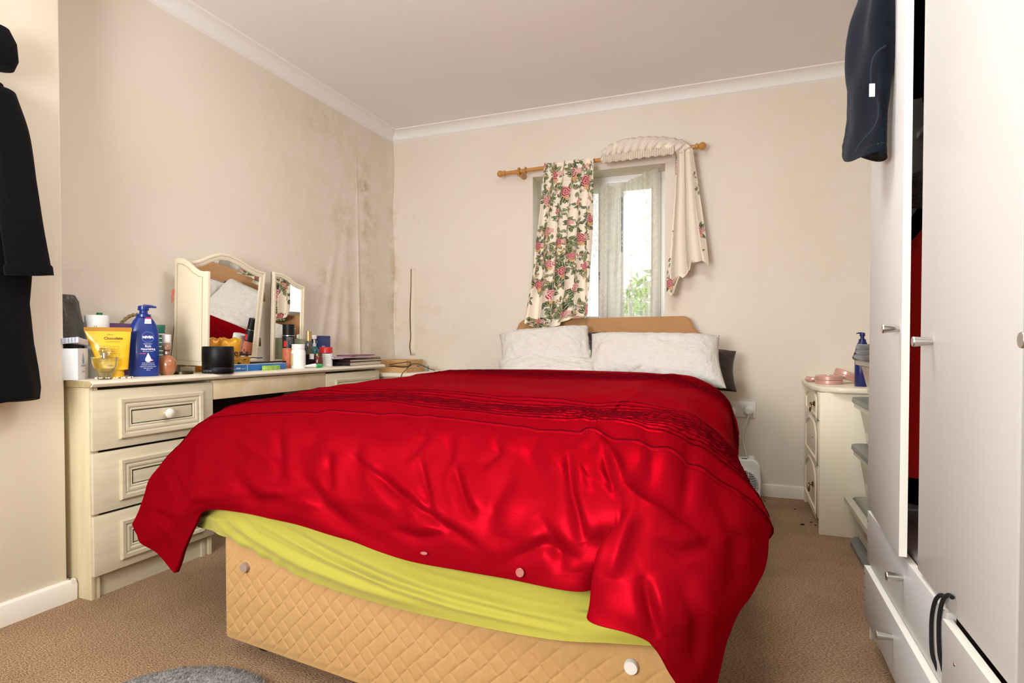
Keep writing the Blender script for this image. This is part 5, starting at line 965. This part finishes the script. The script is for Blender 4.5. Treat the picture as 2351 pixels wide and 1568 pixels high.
# ---- speaker, sweets, boxes
t, p, r, h = jar('round_speaker', 501, -2.07, 67, 795, [(0, 0), (.97, 0), (1, .02), (1, .21), (.985, .22), (.985, .225), (1, .235), (1, .95), (.96, .995), (.9, 1), (0, 1)], M_black, 'black cylindrical speaker in front of the mirror', 'speaker')
text('CITIBOX', 'lettering', .011, mat('grey_logo', '6A6A6A'), t, cyl_fn(p, r, ZT+h*.07, face(p)-.75), weight=.0003)
def bag(name, px, X, z0, W, H, D, m, lab, seed, txt=None, rz=0):
    p = base(px, X, z0); t = thing(name, p, lab, 'sweets'); ph = face(p)+rz; ax = Vector((-math.sin(ph), math.cos(ph), 0)); nn = Vector((math.cos(ph), math.sin(ph), 0)); n = 40; U, V = np.meshgrid(np.linspace(-1, 1, n), np.linspace(-1, 1, n)); b = MB()
    th_ = D*np.clip(1-U**4, 0, 1)**.6*np.clip(1-V**4, 0, 1)**.6+.006*(vnoise(U*4+9, V*4+9, seed)-.5)*np.clip(1.1-np.abs(U), 0, 1)
    for s_ in (1, -1):
        G = np.array(p)+np.array(ax)*(U*W/2*(1-.06*np.cos(V*2)))[..., None]+np.array(nn)*(s_*th_/2)[..., None]+np.array((0, 0, 1))*(H/2*(1+V)+.004*np.sin(U*9+seed)*np.abs(V))[..., None]; g_ = grid_mb(G); b.add(g_.v, g_.f)
    b.build('wrapper', m, t, ang=180)
    if txt: text(txt, 'lettering', H*.30, M_txtk, t, lambda a, c: tuple(p+ax*(a)+nn*(D/2+.003)+Vector((0, 0, H*.45+c))), weight=.0003)
    return t
M_foil = mat('gold_foil', 'D99A22', rough=.3, metal=.3); M_foil2 = mat('ochre_wrapper', 'A97A24', rough=.35, metal=.2)
bag('sweet_bag', 520, -2.20, ZT+.0, wpx(base(520, -2.2), 62), htop(520, 776, -2.2), .05, M_foil, 'golden yellow bag of sweets standing behind the speaker', 3, "Werther's")
bag('sweet_bag', 478, -2.22, ZT+.0, wpx(base(480, -2.2), 52), htop(480, 776, -2.22), .04, mat('orange_foil', 'C98416', rough=.35, metal=.3), 'orange-gold sweet bag half hidden between the mirror wing and the speaker', 5)
bag('sweet_wrapper', 552, -2.15, ZT+.012, wpx(base(552, -2.16), 42), .055, .022, M_foil2, 'crumpled ochre sweet wrapper between the speaker and the blue flat box', 9)
def flat_box(name, x0p, x1p, X, top, dep, m, lab, rz=0, z0=None, cat='box'):
    a, b_ = base(x0p, X), base(x1p, X); L_ = (b_-a).length; c = (a+b_)/2-Vector((dep/2, 0, 0)); z0 = ZT if z0 is None else z0; h = top
    c.z = z0; o = MB().obox(c, dep, L_, h, rz).build(name, m, bevel=.0012); return tag(o, lab, cat), c, L_
M_nhs = mat('nhs_blue', '2F6FB8', rough=.4); o, c, L_ = flat_box('test_kit_box', 533, 657, -2.09, .030, .085, M_nhs, 'flat blue and white test kit box lying in front of the mirror')
xx = c.x+.0431; y0 = c.y-L_/2
MB().box(xx, xx+.0006, y0+.012+.072, y0+.014+.072, ZT+.001, ZT+.029).build('white_line', M_txtw, o, smooth=False); MB().box(c.x-.042, c.x+.042, c.y-L_/2+.004, c.y+L_/2-.004, ZT+.03, ZT+.0306).build('white_top', M_wp, o, smooth=False)
ff = lambda y, z: (lambda a, b: (xx+.0006, y+a, z+b)); text('NHS', 'lettering', .012, M_txtw, o, ff(y0+.035, ZT+.010), weight=.0003); text('Test kit', 'lettering', .008, M_txtw, o, ff(y0+.064, ZT+.010)); text('Test kit', 'lettering', .007, M_txtw, o, ff(y0+.016, ZT+.010))
o, c, L_ = flat_box('black_tray', 545, 668, -2.15, .006, .05, M_black, 'thin black comb case lying on the blue flat box', .06, ZT+.0315, 'case')
b = MB(); b.tube([base(560, -2.12, ZT+.052), base(580, -2.15, ZT+.060), base(595, -2.16, ZT+.056), base(603, -2.15, ZT+.058)], .0022, 8); tag(b.build('thin_cable', M_black), 'thin black cable end curling behind the blue flat box', 'cable')
o, c, L_ = flat_box('mint_packet', 607, 645, -2.065, .022, .02, mat('lime_green_print', '6FAE3E', rough=.4, var=(60, .8, 'C9D96A')), 'small bright green packet leaning on the front of the blue flat box', .1)
# canisters right of the mirror
t, p, r, h = jar('spray_can', 663, -2.17, 27, 745, [(0, 0), (1, 0), (1, .46), (0, .46)], mat('salmon_grains', 'D9805E', rough=.6, var=(90, .9, 'B85A3C')), 'black-capped canister of salmon pink grains in front of the right mirror wing', 'canister', 'clear_base')
add(t, p, r, h, [(0, .46), (1.02, .46), (1.02, .74), (0, .74)], 'label', mat('black_label', '17151A', rough=.4)); add(t, p, r, h, [(0, .745), (.96, .745), (.96, 1), (.9, 1.0), (0, 1)], 'cap', M_black); add(t, p, r, h, [(.97, .735), (1.03, .737), (1.03, .75), (.97, .752)], 'silver_ring', M_metal)
f_ = cyl_fn(p, r*1.02, ZT+h*.49, face(p)-.55); b = MB(); b.loft([[f_(x_, 0), f_(x_, h*.13)] for x_ in np.linspace(-.009, .007, 8)], closed=False, caps=False); b.build('red_patch', mat('red_patch', 'D0202C'), t)
for k in range(4): text('PINK SALT'[:9-k], 'lettering', .005, M_txtw, t, cyl_fn(p, r*1.02, ZT+h*(.68-.045*k), face(p)+.35))
t, p, r, h = jar('pill_tub', 685, -2.10, 32, 790, [(0, 0), (.96, 0), (1, .03), (1, .68), (.88, .76), (.86, .80), (.9, .81), (.9, .99), (.85, 1), (0, 1)], M_wp, 'squat white screw-top tub with a pale yellow label right of the mirror', 'tub')
f_ = cyl_fn(p, r*1.0, ZT+h*.12, face(p)-1.0); b = MB(); b.loft([[f_(x_, 0), f_(x_, h*.5)] for x_ in np.linspace(-.012, .008, 8)], closed=False, caps=False); b.build('label', mat('pale_yellow_label', 'D9CF8A'), t)
t, p, r, h = jar('glass_dish', 690, -2.21, 30, 778, [(0, 0), (.8, 0), (.95, .1), (1, 1), (.93, 1), (.88, .12), (0, .08)], mat('frosted_green_glass', 'BFC4A4', rough=.3, trans=.4), 'pale green frosted glass tumbler behind the white screw-top tub', 'glass')
t, p, r, h = jar('scent_bottle', 709, -2.15, 15, 761, [(0, 0), (.97, 0), (1, .02), (1, .66), (.9, .72), (.8, .74)], mat('smoked_glass', '6E6A62', rough=.08, trans=.5), 'tall slim glass scent bottle with a gold cap and dark liquid', 'perfume bottle', 'glass_body')
add(t, p, r, h, [(0, .02), (1.02, .03), (1.02, .36), (0, .36)], 'dark_liquid', M_black); add(t, p, r, h, [(0, .74), (.82, .74), (.82, 1), (0, 1)], 'gold_cap', M_gold)
t, p, r, h = jar('soap_pump', 722, -2.22, 22, 769, [(0, 0), (.95, 0), (1, .03), (1, .50), (.6, .60), (.3, .64)], mat('teal_soap', '1E6E6E', rough=.2, coat=.4), 'teal soap bottle with a white pump behind the gold-capped scent bottle', 'bottle')
add(t, p, r, h, [(0, .6), (.35, .62), (.35, .72), (.2, .73), (.18, .86), (.5, .87), (.55, .97), (.3, 1), (0, 1)], 'pump', M_wp)
o, c, L_ = flat_box('tissue_carton', 731, 759, -2.21, htop(745, 771, -2.21), .05, mat('navy_carton', '26356E', rough=.4), 'upright navy carton with white writing behind the red-capped jar')
xx = c.x+.0252; text('SO', 'lettering', .022, M_txtw, o, lambda a, b: (xx, c.y+a-.008, ZT+.098+b), weight=.0005)
for k in range(3): text('Advanced', 'lettering', .009, M_txtw, o, lambda a, b, k=k: (xx, c.y+a, ZT+.082-.016*k+b), weight=.0004)
t, p, r, h = jar('small_jam_jar', 730, -2.11, 22, 811, [(0, 0), (.95, 0), (1, .08), (1, .72), (.9, .8)], mat('dark_red_jam', '5A1418', rough=.15, coat=.5), 'small dark red jar with a brass lid in front of the teal bottle'); add(t, p, r, h, [(0, .8), (.92, .8), (.94, .98), (0, 1)], 'lid', M_brass)
t, p, r, h = jar('vitamin_jar', 749, -2.13, 28, 797, [(0, 0), (.96, 0), (1, .03), (1, .66), (0, .7)], M_wp, 'white jar with a bright red ribbed lid near the far end of the dressing table')
add(t, p, r, h, [(0, .70), (1.04, .70), (1.04, .98), (1, 1), (0, 1)], 'lid', M_red)
for k in range(5): text('daily tablets'[:13-2*(k % 3)], 'lettering', .0035, M_txtk, t, cyl_fn(p, r, ZT+h*(.55-.09*k), face(p)+.3))
f_ = cyl_fn(p, r, ZT+h*.15, face(p)-.9); b = MB(); b.loft([[f_(x_, 0), f_(x_, h*.42)] for x_ in np.linspace(-.006, .006, 6)], closed=False, caps=False); b.build('red_band', M_red, t)
t, p, r, h = jar('tiny_vial', 716, -2.12, 10, 812, [(0, 0), (1, 0), (1, .55), (.6, .6)], M_black, 'tiny black vial with a white cap beside the small dark red jar', 'bottle'); add(t, p, r, h, [(0, .6), (1, .6), (1, .98), (0, 1)], 'cap', M_wp)
pt = thing('ointment_tube', base(708, -2.07), 'flat white ointment tube with a green cap lying in front of the jars', 'tube'); a_, b_ = base(684, -2.09, ZT+.006), base(724, -2.055, ZT+.010); e_ = base(739, -2.05, ZT+.010); d_ = (b_-a_).normalized(); s_ = Vector((-d_.y, d_.x, 0))
MB().loft([[tuple(a_.lerp(b_, t)+s_*(.015-.004*t)*math.cos(q)+Vector((0, 0, (.002+.009*t)*math.sin(q)+.002))) for q in np.linspace(0, 2*PI, 20, endpoint=False)] for t in np.linspace(0, 1, 8)]).build('tube_body', M_wp, pt, ang=50); MB().tube([b_, b_+d_*.003, e_-d_*.003, e_], [.008, .0105, .0105, .0085], 16).build('cap', mat('mint_green_cap', '2FB567', rough=.3), pt)
pcw = base(756, -2.07); tag(MB().obox(pcw, .03, .055, .0015, .2).build('paper_slip', mat('printed_paper', 'E9E2D6', rough=.7, var=(90, .7, '8C6A60'))), 'small printed paper slip lying in front of the red-capped jar', 'paper')
tag(MB().tube([base(768, -2.09, ZT+.004), base(778, -2.09, ZT+.005), base(800, -2.085, ZT+.004), base(822, -2.06, ZT+.004)], [.004, .006, .004, .002], 10).build('nail_file', M_black), 'black nail file lying flat near the far end of the dressing table', 'nail file')
# books
def book(px0, px1, X, z0, th, dep, cov, lab, rz=0, name='book'):
    a, b_ = base(px0, X, z0), base(px1, X, z0); L_ = (b_-a).length; c = (a+b_)/2-Vector((dep/2, 0, 0)); c.z = z0; t = thing(name, c, lab, 'book'); M_ = mat('cover_'+cov, cov, rough=.5)
    Rz = Matrix.Rotation(rz, 3, 'Z')
    for zz in (0, th-.002): MB().obox(c+Vector((0, 0, zz)), dep, L_, .002, rz).build('cover', M_, t)
    q = c+Rz@Vector((0, -L_/2+.0015, 0)); MB().obox(Vector((q.x, q.y, z0)), dep, .003, th, rz).build('spine', M_, t)
    MB().obox(c+Vector((0, 0, .002))+Rz@Vector((0, .002, 0)), dep-.008, L_-.006, th-.004, rz).build('pages', mat('paper_edge', 'D8CBB4', rough=.9), t); return z0+th
z = ZT; z = book(793, 882, -2.06, z, .022, .13, '1E1416', 'thick black-red notebook at the bottom of the pile on the far end of the table', .12); z = book(800, 878, -2.07, z, .014, .12, '3A1420', 'dark maroon diary second in the pile at the far end of the table', .05)
zb = book(822, 872, -2.09, z, .008, .10, '8A6A50', 'brown notebook under the pink notebooks in the pile', -.1); z = book(770, 850, -2.07, zb, .009, .11, 'C9AFC0', 'lilac notebook sticking out left near the top of the pile', -.05); z = book(802, 866, -2.08, z, .007, .10, '8E4A6E', 'mauve pink notebook on top of the pile', .12)
# bedside top: trays, small box, cables
def pb(px, Y): q = at(px, 850, Y=Y); q.z = ZB; return q
def tray(x0, x1, y0, y1, z0, z1, lab, m, nm='wooden_tray'):
    t = thing(nm, ((x0+x1)/2, (y0+y1)/2, z0), lab, 'tray')
    MB().box(x0, x1, y0, y1, z0, z0+.006).build('tray_floor', m, t, bevel=.001)
    for q in ((x0, x1, y0, y0+.008), (x0, x1, y1-.008, y1), (x0, x0+.008, y0+.008, y1-.008), (x1-.008, x1, y0+.008, y1-.008)): MB().box(q[0], q[1], q[2], q[3], z0+.006, z1).build('side', m, t, bevel=.001)
M_wt = mat('light_ply', 'CDA472', rough=.55, var=(20, .5, 'B58A58'))
tray(-2.20, -1.95, 3.22, 3.45, ZB, ZB+.035, 'light wooden tray lying on the bedside cabinet top', M_wt); tray(-2.27, -2.06, 3.40, 3.62, ZB+.036, ZB+.075, 'second wooden tray stacked askew on the first on the bedside cabinet', M_wt)
p = pb(975, 3.48); bx_ = thing('small_box', p, 'small black and grey box at the right end of the bedside cabinet', 'box'); MB().obox(p, .05, .07, .036, .4).build('box_body', mat('grey_green_box', '8C8E7E', rough=.5), bx_, bevel=.001); MB().obox(p+Vector((-.012, -.031, 0)), .05, .010, .037, .4).build('black_end', M_black, bx_)
cbp = [(-2.05, 3.18, ZB+.05), (-2.0, 3.20, ZB+.06), (-1.94, 3.25, ZB+.065), (-1.93, 3.18, ZB+.02), (-1.925, 3.12, ZB-.01), (-1.93, 3.11, ZB-.1), (-1.935, 3.11, ZB-.25)]
tag(MB().tube([tuple(q) for q in catmull(np.array(cbp), np.linspace(0, 6, 60))], .0022, 6).build('charging_cable', M_black), 'black charging cable drooping over the front of the bedside cabinet', 'cable')
cbp = [(-2.02, 3.17, ZB+.045), (-1.96, 3.19, ZB+.035), (-1.93, 3.24, ZB+.045), (-1.97, 3.30, ZB+.05), (-1.93, 3.33, ZB+.052), (-1.90, 3.42, ZB+.02), (-1.88, 3.46, ZB+.006)]
tag(MB().tube([tuple(q) for q in catmull(np.array(cbp), np.linspace(0, 6, 60))], .0022, 6).build('charging_cable', M_black), 'black cable looped across the wooden trays towards the small box', 'cable')
